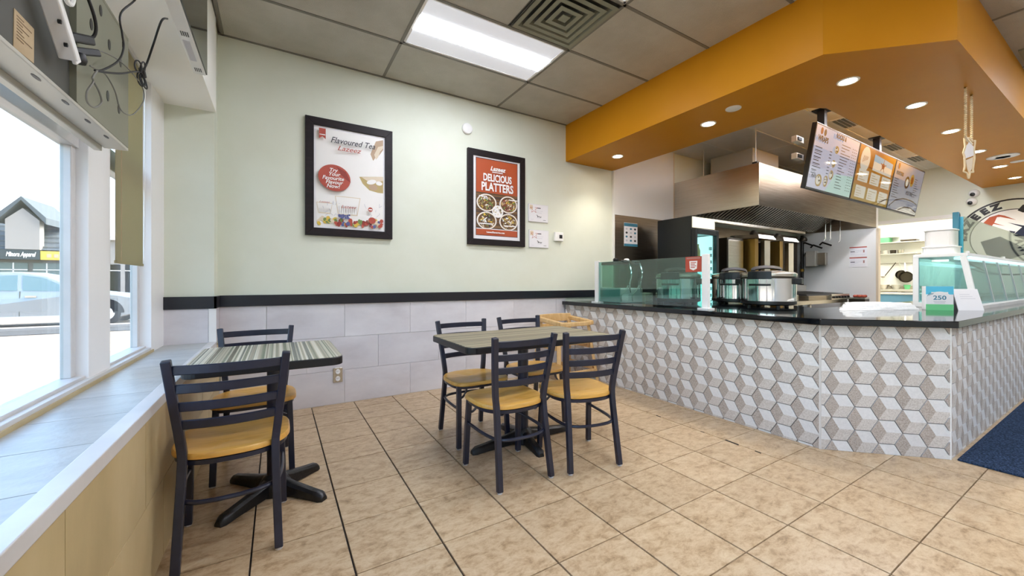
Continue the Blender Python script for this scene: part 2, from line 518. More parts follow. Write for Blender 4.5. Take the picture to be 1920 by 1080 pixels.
# broken grout patches by the counter
for (x, y, l, w) in [(2.706, 1.535, .052, .012), (2.698, 1.36, .022, .008), (2.706, 1.755, .018, .006), (2.712, 2.15, .026, .006)]:
    MB().hexa([(x - w, y - l, -.004), (x + w * .6, y - l * .8, -.004), (x + w, y + l, -.004), (x - w * .5, y + l * .9, -.004), (x - w, y - l, .0006), (x + w * .6, y - l * .8, .0006), (x + w, y + l, .0006), (x - w * .5, y + l * .9, .0006)]).build('chipped_joint', M['chip'], floor)

# walls
wb = MB().box((-0.8, YB + 0.012, -0.12), (XR + 3.3, YB + 0.2, 3.4))
wall_back = struct('wall_back', wb, M['wall'])
struct('wall_rear', box((-0.8, YR - 0.2, -0.12), (XR + .2, YR, 3.4)), M['cream'])
# far wall with the opening to the prep room
wf = MB()
wf.box((XR, 1.8, 2.235), (XR + .1, YB + 0.012, 3.4))
wf.box((XR, YR, -0.12), (XR + .1, 1.8, 3.4))
wf.box((XR, 2.84, -0.12), (XR + .1, YB + 0.012, 2.235))
wall_far = struct('wall_far', wf, M['wall'])
# ceiling slab and hung grid
struct('ceiling', box((-0.8, YR, ZC + 0.02), (XR + 3.3, YB + 0.2, ZC + 0.3)), M['ceilgrid'])
ceiling = bpy.data.objects['ceiling']
GX, GY, PX, PY = 0.8775, 3.247, 1.257, 0.633
LIGHTS = [(GX, GY - PY), (GX, GY - 3 * PY), (GX, GY - 6 * PY), (GX, GY - 8 * PY), (GX + 4 * PX, GY - 6 * PY), (GX + 4 * PX, GY - 8 * PY), (GX + 2 * PX, GY - 7 * PY), (GX + 2 * PX, GY - 9 * PY), (GX + 6 * PX, GY - 7 * PY)]
DIFF = (GX, GY - 2 * PY)
def in_soffit(x, y):
    return x > 3.2 and y > 1.2 or x > 3.75 and y > 0.7
for i in range(-2, 8):
    for j in range(-12, 2):
        x, y = GX + i * PX, GY + j * PY
        x1, y1 = min(x + PX, XR - .01), min(y + PY, YB + .012)
        x = max(x, -0.41)
        if x1 - x < 0.05 or y1 - y < 0.05: continue
        if any(abs(x - a) < .05 and abs(y - b) < .05 for a, b in LIGHTS): continue
        if in_soffit(x, y): continue
        if abs(x - DIFF[0]) < .05 and abs(y - DIFF[1]) < .05:
            x1 = GX + 0.66
        q = MB().box((x + .012, y + .012, ZC), (x1 - .012, y1 - .012, ZC + .018))
        q.build('ceiling_panel', M['ceil'], ceiling)
for i in range(-1, 9):
    x = GX + i * PX
    if x > XR: break
    box((x - .012, YR, ZC - .004), (x + .012, (YB + .012) if x < 3.2 else .68, ZC + .006)).build('grid_bar', M['ceilgrid'], ceiling)
for j in range(-12, 2):
    y = GY + j * PY
    box((-0.41, y - .012, ZC - .004), ((3.2 if y > .7 else XR), y + .012, ZC + .006)).build('grid_bar', M['ceilgrid'], ceiling)
# kitchen ceiling: white panels inside the ring of the soffit
for i in range(0, 5):
    for j in range(0, 4):
        x, y = 3.95 + i * 1.20, 1.50 + j * 0.62
        x1, y1 = min(x + 1.20, XR), min(y + .62, YB + .012)
        box((x + .01, y + .01, ZC), (x1 - .01, y1 - .01, ZC + .016)).build('kitchen_ceiling_panel', M['kceil'], ceiling)
for i in range(1, 5):
    x = 3.95 + i * 1.20
    box((x - .012, 1.5, ZC - .004), (x + .012, YB + .012, ZC + .006)).build('kitchen_grid_bar', M['white_paint'], ceiling)
for j in range(1, 4):
    y = 1.5 + j * .62
    box((3.95, y - .012, ZC - .004), (XR, y + .012, ZC + .006)).build('kitchen_grid_bar', M['white_paint'], ceiling)

# orange soffit ring over the counter
SO = [(3.135, YB + .012), (3.135, 1.168), (3.665, 0.66), (XR, 0.66), (XR, 1.50), (4.13, 1.515), (3.985, 1.60), (3.955, YB + .012)]
sf = MB().prism(SO, (0, 0, 0), (1, 0, 0), (0, 1, 0), (0, 0, 1), 2.64, ZC + .02)
soffit = struct('ceiling_soffit', sf, M['orange'])

# dado strip (trim_1) and grey wall tiles
struct('trim_1', box((XF, YB - .018, .915), (3.98, YB + .012, 1.006)), M['dado'], bevel=.002)
for row in range(3):
    z0 = .61 - row * .305
    off = 0.32 if row % 2 == 0 else 0.62
    x = -0.40 + off - .61
    while x < 3.12:
        xa, xb = max(x, XF), min(x + .61, 3.12)
        if xb - xa > .02:
            box((xa + .0012, YB, z0 + .0012), (xb - .0012, YB + .012, z0 + .305 - .0012)).build('wall_tile', M['walltile'], wall_back)
        x += .61
# pilaster between windows and back wall
YP = 3.68
wp = struct('wall_pilaster', box((-0.8, YP + .012, 0.5), (XF - .012, YB + .02, ZC + .02)), M['wall'])
struct('trim_2', MB().box((-.745, YP - .012, .915), (XF + .006, YP + .012, 1.006)).box((XF - .012, YP - .012, .915), (XF + .006, YB - .018, 1.006)), M['dado'], bevel=.002)
box((-.745, YP, .66), (XF - .045, YP + .012, .914)).build('wall_tile', M['walltile'], wp)
box((XF - .012, YP + .012, .66), (XF, YB, .914)).build('wall_tile', M['walltile'], wp)
box((XF - .043, YP - .003, .66), (XF + .002, YP + .012, .914)).build('corner_trim', M['white'], wp)

# header over the windows
struct('wall_header', box((-.8, YR, 2.40), (XF, YP + .012, ZC + .02)), M['cream'])

# ------------------------------------------------------------------ window wall and ledge
ww = MB()
ww.box((-.86, YR, -.12), (XF - .012, YP + .2, .645))
ww.box((-.86, YR, 2.40), (-.80, YP + .2, ZC + .02))
ww.box((-.79, 3.36, .645), (-.70, YP + .2, 2.40))
ww.box((-.79, -.2, .645), (-.68, .15, 2.40))
ww.box((-.79, -2.9, .645), (-.68, -2.6, 2.40))
ww.box((-.79, YR, .645), (-.68, -4.4, 2.40))
wall_window = struct('wall_window', ww, M['frame_white'])
# tiles on the ledge: each a piece
yl = [-.85 + .305 * k for k in range(16)]
for k in range(15):
    a, b = yl[k] - .029, min(yl[k + 1] - .029, YP)
    if a >= YP: break
    box((-.72, a + .0018, .645), (XF - .047, b - .0018, .66)).build('ledge_tile', M['ledgetile'], wall_window)
box((XF - .045, -1.2, .622), (XF + .006, YP, .664)).build('ledge_edge_trim', M['frame'], wall_window, bevel=.003)
for row, (z0, z1) in enumerate(((.315, .628), (0.0, .312))):
    y = -1.2 + (.25 if row else 0)
    while y < YP + .2:
        a, b = y, min(y + .61, YB)
        if b - a > .02:
            box((XF - .012, a + .0015, z0), (XF, b - .0015, z1)).build('low_wall_tile', M['sidetile'], wall_window)  # tan colour carries the back-lit shade of these wall tiles
        y += .61
# windows: frames and panes
def window(n, y0, y1, zt=1.70):
    w = thing('window_%d' % n, '', '')
    del w['label']; del w['category']
    w['kind'] = 'structure'
    xg = -.782
    fr = MB()
    fr.box((-.80, y0, .66), (-.725, y1, .705))
    fr.box((-.80, y0, zt), (-.745, y1, zt + .11))
    fr.box((-.80, y0, 2.30), (-.745, y1, 2.40))
    fr.build('window_rail', M['frame'], w, bevel=.003)
    for a, b in ((y0, y0 + .05), (y1 - .045, y1)):
        box((-.79, a, .705), (-.755, b, 2.30)).build('window_stile', M['frame'], w, bevel=.003)
    box((xg - .004, y0 + .05, .70), (xg + .004, y1 - .045, zt + .01)).build('pane', M['winglass'], w)
    box((xg - .004, y0 + .05, zt + .10), (xg + .004, y1 - .045, 2.31)).build('pane', M['winglass'], w)
    return w
window(1, .15, 2.44)
window(2, 2.71, 3.36)
window(3, -2.6, -.2)  # unseen, added with the next one to bring in more daylight
window(4, -4.4, -2.9)
# white mullion post between the panes, with a worn wooden side
mu = struct('trim_3', box((-.79, 2.44, .66), (-.715, 2.70, 2.40)), M['frame_white'], bevel=.004)
box((-.79, 2.70, .66), (-.722, 2.712, 2.40)).build('mullion_side', M['sidetile'], mu)
# dark sill strip along the foot of the frames
struct('trim_4', MB().box((-.725, .15, .66), (-.700, 3.36, .692)), M['frame'], bevel=.002)
struct('trim_5', box((-.700, -.6, .655), (-.694, 3.40, .676)), M['sidetile'])

# white kitchen panels on the back wall, steel splashback below
struct('wall_panel_white', box((3.96, YB - .012, 2.04), (5.225, YB + .012, ZC)), M['white_paint'])
struct('trim_6', box((5.225, YB - .018, 2.04), (5.24, YB + .012, ZC)), M['beige'])
struct('trim_7', box((3.945, YB - .02, .95), (3.965, YB + .012, 2.64)), M['white_paint'])
struct('wall_splashback', box((3.965, YB - .012, .8), (9.2, YB + .012, 2.04)), M['steelbrown'])
# partition at the end of the cooking line
struct('wall_partition', box((9.2, 2.63, 0), (9.29, YB, ZC)), M['white_paint'])
struct('trim_8', box((9.195, 2.60, 0), (9.295, 2.632, 2.07)), M['beige'])
struct('trim_9', MB().box((XR - .02, 1.74, 0), (XR + .12, 1.80, 2.26)).box((XR - .02, 1.74, 2.20), (XR + .12, 2.85, 2.262)), M['white_paint'])
# prep room beyond the opening
pr_ = MB()
pr_.box((XR + .1, 0.9, -.12), (13.2, 1.0, 3.0)).box((13.1, 1.0, -.12), (13.2, YB + .2, 3.0)).box((12.15, 1.0, -.12), (12.25, YB + .1, 3.0))
struct('wall_prep_room', pr_, M['cream'])
struct('floor_prep_room', box((XR, 1.0, -.006), (12.2, YB, 0.0)), M['floortile'])

# ================================================================== SERVICE COUNTER
CT = 0.872
cnt = thing('service_counter', 'service counter clad in hexagon cube-pattern stone tiles around the kitchen', 'counter', (3.6, 1.2, 0))
cbp = [(3.108, YB - .002), (3.108, 1.173), (3.622, 0.684), (9.6, 0.684), (9.6, 1.5), (4.3, 1.5), (4.5, 2.1), (4.5, 2.7), (4.3, 2.75), (4.3, YB - .002)]
MB().prism(cbp, (0, 0, 0), (1, 0, 0), (0, 1, 0), (0, 0, 1), 0.0, CT - .043).build('counter_body', M['hexgrout'], cnt)
HH = 0.152 / 2                 # half height of a hexagon
HR = HH / math.cos(PI / 6)     # corner radius
def clip(poly, x0, y0, x1, y1):
    def cut(p, f, ins):
        out = []
        for k in range(len(p)):
            a, b = p[k], p[(k + 1) % len(p)]
            ia, ib = f(a) >= 0, f(b) >= 0
            if ia: out.append(a)
            if ia != ib:
                t = f(a) / (f(a) - f(b)); out.append((a[0] + (b[0] - a[0]) * t, a[1] + (b[1] - a[1]) * t))
        return out
    for f in (lambda p: p[0] - x0, lambda p: x1 - p[0], lambda p: p[1] - y0, lambda p: y1 - p[1]):
        poly = cut(poly, f, None)
        if len(poly) < 3: return []
    return poly
gap = 0.0030
def hexpts(r):
    return [(r * math.cos(PI / 3 * k), r * math.sin(PI / 3 * k)) for k in range(6)]
hx = hexpts(HR - gap)
RH = [([hx[3], (0, 0), hx[2]], 2), ([hx[3], hx[4], (0, 0)], 2), ([(0, 0), hx[0], hx[1], hx[2]], 0), ([hx[4], hx[5], hx[0], (0, 0)], 1)]
HEXM = [M['hexlight'], M['hexmid'], M['hexdark']]
def hexmesh(rect):
    q = MB()
    d = .006
    whole = rect is None
    for tri, mi in RH:
        p = tri if whole else clip(tri, *rect)
        if len(p) < 3: continue
        q.add([(x, y, d) for x, y in p], [tuple(range(len(p)))], mi)
    p = hx if whole else clip(hx, *rect)
    if len(p) < 3: return None
    n = len(p)
    q.add([(x, y, 0) for x, y in p] + [(x, y, d) for x, y in p], [(k, (k + 1) % n, n + (k + 1) % n, n + k) for k in range(n)], 0)
    return q.mesh('hex_tile', HEXM, fix=False)
full_hex = hexmesh(None)
far_mb = MB()
def hex_panel(o, U, width, u0, v0, H=CT - .045, far=99):
    """Tiles on a face of the counter; o: lower corner, U: direction along it, outward normal U x Z."""
    o, U = Vector(o), Vector(U).normalized()
    N = U.cross(Vector((0, 0, 1)))
    R = Matrix((U, Vector((0, 0, 1)), N)).transposed().to_4x4()
    n = 0
    c = -1
    while True:
        u = u0 + c * 1.5 * HR
        if u - HR > width: break
        for r in range(-1, 7):
            v = v0 - r * 2 * HH + (-HH if c % 2 else 0)
            if v + HH < .008 or v - HH > H - .008 or u + HR < .008: continue
            rect = (-u + .001, -v + .001, width - u - .001, H - v - .001)
            inside = u - HR > .001 and u + HR < width - .001 and v - HH > .001 and v + HH < H - .001
            me = full_hex if inside else hexmesh(rect)
            if me is None: continue
            if u > far:
                mm = Matrix.Translation(o + U * u + Vector((0, 0, v))) @ R
                far_mb.add([mm @ x.co for x in me.vertices], [tuple(p.vertices) for p in me.polygons])
                for p in me.polygons: far_mb.mi[len(far_mb.mi) - len(me.polygons) + p.index] = p.material_index
                continue
            t = bpy.data.objects.new('hex_tile', me)
            COL.objects.link(t); t.parent = cnt
            t.matrix_local = Matrix.Translation(o + U * u + Vector((0, 0, v)) - wl(cnt)) @ R
            n += 1
        c += 1
    return n
# outward normal of U x Z: for the aisle face U runs from the back wall towards the corner
n1 = hex_panel((3.108, 3.86, 0), (0, -1, 0), 3.86 - 1.173, 2.687 + .045 - 21 * 1.5 * HR, .70)
n2 = hex_panel((3.108, 1.173, 0), (3.622 - 3.108, .684 - 1.173, 0), math.hypot(.514, .489), .107, .752)
n3 = hex_panel((3.622, .684, 0), (1, 0, 0), 5.9, .05, .70, far=2.2)
far_mb.build('far_hex_tile', HEXM, cnt)['kind'] = 'stuff'
# slim edge trims where the faces meet
MB().bar((3.106, 1.172, 0), (3.106, 1.172, CT - .045), .012, .012).build('corner_trim', M['frame'], cnt)
MB().bar((3.622, .682, 0), (3.622, .682, CT - .045), .012, .012).build('corner_trim', M['white'], cnt)
top = [(3.062, YB - .004), (3.062, 1.155), (3.60, 0.642), (9.62, 0.642), (9.62, 1.62), (4.25, 1.62), (4.72, 2.15), (4.72, 2.85), (4.45, 2.9), (4.45, YB - .02)]
wt = MB().prism(top, (0, 0, 0), (1, 0, 0), (0, 1, 0), (0, 0, 1), CT - .043, CT).build('worktop', M['counter'], None, bevel=.004)
tag(wt, 'glossy black stone worktop running along the whole tiled counter', 'worktop')

# carpet mat along the counter
mt = MB().box((3.635, -1.2, 0.0), (9.6, .655, .012)).build('entrance_mat', M['mat'], None, bevel=.004)
tag(mt, 'dark blue carpet mat lying on the tan floor along the counter', 'mat')

# ================================================================== CHAIRS
def make_chair():
    c = thing('dining_chair', 'x', 'chair', group='ladder-back dining chairs')
    sec = (.031, .030)
    for s in (-1, 1):
        # rear post: splayed foot, bent at the seat, leaning back above it
        pts = smooth_path([(s * .168, -.200, .006), (s * .161, -.172, .20), (s * .155, -.142, .41), (s * .162, -.140, .50), (s * .177, -.162, .64), (s * .195, -.196, .822)], 3)
        l = MB().tube(pts, 0, rect=sec).build('rear_leg', M['chair'], c, bevel=.004, loc=(0, 0, 0))
        MB().lathe([(.014, 0), (.014, .008)], (s * .168, -.200, 0), 10).build('glide', M['glide'], l, loc=(0, 0, 0))
        l = MB().tube([(s * .188, .192, .006), (s * .183, .182, .20), (s * .176, .165, .415)], 0, rect=sec).build('front_leg', M['chair'], c, bevel=.004, loc=(0, 0, 0))
        MB().lathe([(.014, 0), (.014, .008)], (s * .188, .192, 0), 10).build('glide', M['glide'], l, loc=(0, 0, 0))
    for z, yy, hw in ((.782, -.186, .188), (.708, -.174, .181), (.635, -.159, .174), (.562, -.147, .167)):
        pts = [(hw * t, yy - .030 * (1 - t * t), z) for t in [k / 6 - 1 for k in range(13)]]
        MB().tube(pts, 0, rect=(.012, .036)).build('slat', M['chair'], c, bevel=.003, loc=(0, 0, 0), seg=1)
    # saddle seat
    out = []
    n = 48
    for k in range(n):
        t = 2 * PI * k / n
        cx, sy = math.cos(t), math.sin(t)
        e = .44 if sy > 0 else .74
        hw = .213 + .006 * sy
        out.append((hw * math.copysign(abs(cx) ** e, cx), .018 + (.205 if sy > 0 else .186) * math.copysign(abs(sy) ** (e if sy > 0 else .85), sy)))
    q = MB()
    rings = [(.93, .412), (1.0, .418), (1.0, .432), (.975, .4395), (.90, .441), (.72, .437), (.5, .432), (.25, .430)]
    vs, fs = [], []
    for sc, z in rings:
        for (x, y) in out:
            dz = .004 * math.cos(x * 30) * (1 - sc) * (1 if y < .1 else .4)
            vs.append((x * sc, .018 + (y - .018) * sc, z + dz))
    for i in range(len(rings) - 1):
        for k in range(n):
            fs.append((i * n + k, i * n + (k + 1) % n, (i + 1) * n + (k + 1) % n, (i + 1) * n + k))
    fs.append(tuple(range(n - 1, -1, -1)))
    fs.append(tuple((len(rings) - 1) * n + k for k in range(n)))
    q.add(vs, fs).build('seat', M['seat'], c, smooth=True, loc=(0, 0, 0))
    ring = [(x * .90, .01 + (y - .018) * .90, .404) for x, y in out]
    MB().tube(ring, 0, closed=True, rect=(.020, .018)).build('seat_frame', M['chair'], c, loc=(0, 0, 0))
    half = [(.181, .180), (.182, .10), (.180, 0), (.172, -.08), (.154, -.142), (.11, -.178), (.05, -.192), (0, -.194)]
    hoop = smooth_path([(x, y, .262) for x, y in half] + [(-x, y, .262) for x, y in half[-2::-1]], 3)
    MB().tube(hoop, .0095, 8).build('stretcher_hoop', M['chair'], c, smooth=True, loc=(0, 0, 0))
    for s in (-1, 1):
        pts = [(s * (.176 - .06 * math.sin(t)), .160, .325 + .075 * (1 - math.cos(t)) + .0) for t in [PI / 2 * k / 6 for k in range(7)]]
        MB().tube(pts, 0, rect=(.016, .008)).build('brace', M['chair'], c, loc=(0, 0, 0))
    return c
proto = make_chair()
CH = [  # x, y of the middle between the feet, facing angle, label
    (-.163, 2.105, 0, 'chair with its slatted back towards us, pulled up to the small window table'),
    (-.115, 2.845, PI, 'chair behind the small window table, its backrest against the grey tiled wall'),
    (1.172, 1.995, 0.0, 'chair on the camera side of the four-seat table, closer to the poster of tea'),
    (1.655, 1.925, -.19, 'chair on the camera side of the four-seat table, closer to the counter'),
    (1.222, 2.60, PI, 'chair behind the four-seat table on the window side, facing the camera'),
    (1.765, 2.63, PI, 'chair behind the four-seat table beside the wooden high chair'),
]
for k, (x, y, a, lb) in enumerate(CH):
    c = proto if k == 0 else copy_tree(proto)
    c.location = (x, y, 0); c.rotation_euler = (0, 0, a)
    c['label'] = lb

# ================================================================== TABLES
def table(name, label, x0, y0, x1, y1, lam, base_c, tips):
    t = thing('cafe_table', label, 'table', (base_c[0], base_c[1], 0), 'striped-top cafe tables')
    TZ = .745
    pl = rrect(x0, y0, x1, y1, .055)
    MB().prism(pl, (0, 0, 0), (1, 0, 0), (0, 1, 0), (0, 0, 1), TZ - .042, TZ - .002).build('tabletop', M['edge'], t, bevel=.004)
    MB().prism(rrect(x0 + .004, y0 + .004, x1 - .004, y1 - .004, .052), (0, 0, 0), (1, 0, 0), (0, 1, 0), (0, 0, 1), TZ - .002, TZ).build('laminate', lam, t)
    bx, by = base_c
    MB().lathe([(.037, .05), (.037, TZ - .055)], (bx, by, 0), 24).build('column', M['chair'], t, smooth=True)
    MB().box((bx - .14, by - .14, TZ - .056), (bx + .14, by + .14, TZ - .042)).build('top_plate', M['chair'], t)
    hub = MB().lathe([(.075, .0), (.075, .05), (.055, .085), (.04, .10)], (bx, by, 0), 24).build('base_hub', M['castiron'], t, smooth=True)
    for tx, ty in tips:
        d = Vector((tx - bx, ty - by, 0)); L = d.length; d.normalize()
        s = Vector((-d.y, d.x, 0))
        q = MB()
        secs = []
        for f, w, h0, h1 in ((.03, .034, .012, .095), (.35, .030, .008, .070), (.75, .027, .004, .050), (.93, .027, 0, .042), (1.0, .018, 0, .024)):
            p = Vector((bx, by, 0)) + d * (L * f)
            secs.append([p - s * w + Vector((0, 0, h0)), p + s * w + Vector((0, 0, h0)), p + s * w * .95 + Vector((0, 0, h1 - .012)), p + s * w * .5 + Vector((0, 0, h1)), p - s * w * .5 + Vector((0, 0, h1)), p - s * w * .95 + Vector((0, 0, h1 - .012))])
        vs = [v for c in secs for v in c]
        fs = [(i * 6 + k, i * 6 + (k + 1) % 6, (i + 1) * 6 + (k + 1) % 6, (i + 1) * 6 + k) for i in range(4) for k in range(6)]
        fs += [tuple(range(5, -1, -1)), tuple(24 + k for k in range(6))]
        q.add(vs, fs).build('base_arm', M['castiron'], t, smooth=True)
    return t
table('t', 'small striped table pushed against the window ledge', -.355, 2.105, .285, 2.755, M['lam_y'], (-.012, 2.43), [(.205, 2.20), (-.235, 2.21), (.205, 2.60), (-.215, 2.68)])
table('t', 'long striped table with four chairs in the middle of the floor', .918, 1.992, 2.03, 2.63, M['lam_x'], (1.475, 2.305), [(1.075, 2.295), (1.88, 2.315), (1.440, 2.03), (1.475, 2.60)])

# ================================================================== HIGH CHAIR
hc = thing('high_chair', 'honey-coloured wooden high chair between the tiled counter and the wall', 'chair', (2.75, 3.44, 0))
for sx in (-1, 1):
    for sy in (-1, 1):
        MB().bar((2.75 + sx * .27, 3.44 + sy * .25, 0), (2.75 + sx * .20, 3.44 + sy * .16, .68), .045, .028).build('leg', M['highchair'], hc, bevel=.006)
    MB().bar((2.75 + sx * .215, 3.22, .665), (2.75 + sx * .215, 3.66, .70), .05, .05).build('arm', M['highchair'], hc, bevel=.012)
    MB().bar((2.75 + sx * .25, 3.24, .17), (2.75 + sx * .25, 3.64, .17), .03, .05).build('side_rail', M['highchair'], hc, bevel=.005)
    MB().bar((2.75 + sx * .225, 3.28, .41), (2.75 + sx * .225, 3.60, .41), .03, .05).build('side_rail', M['highchair'], hc, bevel=.005)
box((2.55, 3.27, .43), (2.95, 3.60, .455)).build('seat', M['highchair'], hc, bevel=.006)
for z0, z1 in ((.57, .635), (.655, .745)):
    q = MB()
    pts = [(2.75 + .22 * t, 3.60 + .05 * (1 - t * t), (z0 + z1) / 2) for t in [k / 6 - 1 for k in range(13)]]
    q.tube(pts, 0, rect=(.022, z1 - z0)).build('back_board', M['highchair'], hc, bevel=.006)
for sy in (-1, 1):
    MB().bar((2.49, 3.44 + sy * .235, .14), (3.01, 3.44 + sy * .235, .14), .03, .045).build('cross_rail', M['highchair'], hc, bevel=.005)
MB().bar((2.55, 3.235, .66), (2.95, 3.235, .66), .035, .045).build('front_bar', M['highchair'], hc, bevel=.008)

# ================================================================== BACK WALL THINGS
NB = (0, -1, 0)
class Print:
    """Flat print built of thin layered shapes on a plane."""
    def __init__(s, o, U=(1, 0, 0), V=(0, 0, 1), N=NB):
        s.o, s.U, s.V, s.N = Vector(o), Vector(U).normalized(), Vector(V).normalized(), Vector(N).normalized()
        s.mb, s.m, s.k = MB(), [], 0
    def shape(s, poly, m, lay=None):
        if m not in s.m: s.m.append(m)
        s.k = lay if lay is not None else s.k + 1
        d = .0002 + .00025 * s.k
        pts = [s.o + s.U * x + s.V * y + s.N * d for x, y in poly]
        s.mb.add(pts, [tuple(range(len(poly)))], s.m.index(m))
        return s
    def rect(s, x0, y0, x1, y1, m, lay=None): return s.shape([(x0, y0), (x1, y0), (x1, y1), (x0, y1)], m, lay)
    def oval(s, cx, cy, a, b, m, lay=None, n=24, rot=0.0): return s.shape(ell(cx, cy, a, b, n, rot), m, lay)
    def line(s, pts, w, m, lay=None):
        for a, b in zip(pts[:-1], pts[1:]):
            d = Vector((b[0] - a[0], b[1] - a[1])); 
            if d.length < 1e-6: continue
            n_ = Vector((-d.y, d.x)).normalized() * w / 2
            s.shape([(a[0] - n_.x, a[1] - n_.y), (b[0] - n_.x, b[1] - n_.y), (b[0] + n_.x, b[1] + n_.y), (a[0] + n_.x, a[1] + n_.y)], m, lay if lay is not None else s.k + (1 if a is pts[0] else 0))
        return s
    def text(s, body, size, x, y, m, parent, name='lettering', **kw):
        return lettering(name, body, size, s.o + s.U * x + s.V * y + s.N * (.0006 + .00025 * s.k), s.U, s.V, s.N, m, parent, depth=.0008, **kw)
    def build(s, name, parent):
        return s.mb.build(name, s.m, parent)
def picture_frame(label, x0, z0, x1, z1, bw):
    f = thing('framed_poster', label, 'poster', (x0, YB + .012, z0), 'framed posters on the green wall')
    yb, yf = YB + .012, YB - .022
    for name, poly in (('frame_side', [(x0, z0), (x0 + bw, z0 + bw), (x0 + bw, z1 - bw), (x0, z1)]), ('frame_side', [(x1, z0), (x1, z1), (x1 - bw, z1 - bw), (x1 - bw, z0 + bw)]),
                       ('frame_top', [(x0, z1), (x0 + bw, z1 - bw), (x1 - bw, z1 - bw), (x1, z1)]), ('frame_bottom', [(x0, z0), (x1, z0), (x1 - bw, z0 + bw), (x0 + bw, z0 + bw)])):
        MB().prism(poly, (0, 0, 0), (1, 0, 0), (0, 0, 1), (0, -1, 0), -yb, -yf).build(name, M['frame_dark'], f, bevel=.002)
    box((x0 + bw * .9, yb, z0 + bw * .9), (x1 - bw * .9, YB - .004, z1 - bw * .9)).build('poster_sheet', M['paper'], f)
    return f
# --- tea poster
X, Z, Wd, Ht = .207, 1.530, .753, 1.050
fr = picture_frame('dark-framed white poster for flavoured tea with a red round badge', X, Z, X + Wd, Z + Ht, .068)
P = Print((X, YB - .004, Z))
P.rect(.085, .088, .668, .965, M['print_white'], 0)
# warm wash, hand, glass, cups
P.oval(.20, .50, .11, .12, M['print_white'], 1)
P.shape([(.55, .80), (.60, .93), (.668, .955), (.668, .86), (.63, .80), (.60, .78), (.575, .74)], M['skin'])
P.shape([(.585, .80), (.62, .88), (.668, .90), (.668, .875), (.64, .84), (.62, .78), (.60, .755)], M['beige'])
P.shape([(.45, .57), (.668, .60), (.668, .44), (.62, .44), (.54, .455), (.48, .51)], M['amber'])
P.shape([(.47, .57), (.668, .60), (.668, .56), (.55, .525)], M['beige'])
P.oval(.56, .535, .045, .022, M['print_white'], None, 16, .3); P.oval(.63, .53, .03, .02, M['print_white'], None, 16)
P.oval(.575, .485, .04, .028, M['skin'], None, 16)
for cx, w, h, yb_ in ((.155, .13, .10, .20), (.35, .22, .17, .20)):
    P.shape([(cx - w * .38, yb_), (cx + w * .38, yb_), (cx + w / 2, yb_ + h), (cx - w / 2, yb_ + h)], M['beige'])
    P.shape([(cx - w * .36, yb_ + .01), (cx + w * .36, yb_ + .01), (cx + w * .47, yb_ + h - .006), (cx - w * .47, yb_ + h - .006)], M['print_white'])
    for k in range(9):
        xx = cx - w * .34 + w * .68 * k / 8
        P.rect(xx, yb_ + .012, xx + .003, yb_ + h * .5, M['beige'], P.k)
rr = random.Random(3)
for k in range(26):     # splashes
    a0 = rr.uniform(.1, .3) if k < 14 else rr.uniform(.50, .65); b0 = rr.uniform(.18, .30)
    P.line([(a0, b0), (a0 + rr.uniform(-.03, .03), b0 + rr.uniform(.0, .035))], .004, M['grey_print'], P.k)
    if k == 13: P.k += 1
P.k += 1
for k in range(64):     # fruit along the foot
    xx = .10 + .55 * k / 63 + rr.uniform(-.008, .008)
    c = rr.choice(['red', 'red', 'blue_print', 'green_print', 'yellow_print', 'beige', 'red2'] if xx > .24 else ['yellow_print', 'yellow_print', 'beige', 'green_print'])
    P.oval(xx, .105 + rr.uniform(0, .055) * (1.2 if xx > .5 or xx < .25 else .9), rr.uniform(.012, .024), rr.uniform(.010, .02), M[c], P.k + 1, 12, rr.uniform(0, 3))
for k in range(22):
    P.oval(.27 + rr.uniform(0, .10), .165 + rr.uniform(0, .035), .009, .009, M['blue_print'], P.k + 1, 10)
P.oval(.56, .165, .034, .030, M['red'])
# badge and ribbon
P.shape(ell(.235, .525, .135, .118, 40, -.25), M['red'])
P.shape([(.25, .63), (.33, .59), (.372, .50), (.34, .515), (.29, .56)], M['red2'])
P.shape([(.108, .955), (.162, .955), (.162, .862), (.135, .882), (.108, .862)], M['red'])
P.rect(.112, .895, .158, .903, M['print_white'])
P.oval(.545, .268, .021, .021, M['red'])
P.rect(.530, .262, .560, .272, M['print_white'])
P.build('print', fr)
P.text('Flavoured Tea', .075, .392, .865, M['print_dark'], fr, shear=.35, fit=.385, bold=.0006)
P.text('Lazeez', .060, .355, .800, M['red'], fr, shear=.35, fit=.205, bold=.0004)
for k, w in enumerate(('Try', 'Your', 'Favourite', 'Flavour', 'Now!')):
    P.text(w, .047, .222 + .008 * (k % 2), .592 - .036 * k, M['print_white'], fr, shear=.25, bold=.0008)
P.text('Lazeez', .036, .352, .272, M['red'], fr, shear=.35, fit=.13)
P.text('Lazeez', .022, .150, .300, M['red'], fr, shear=.35, fit=.085)
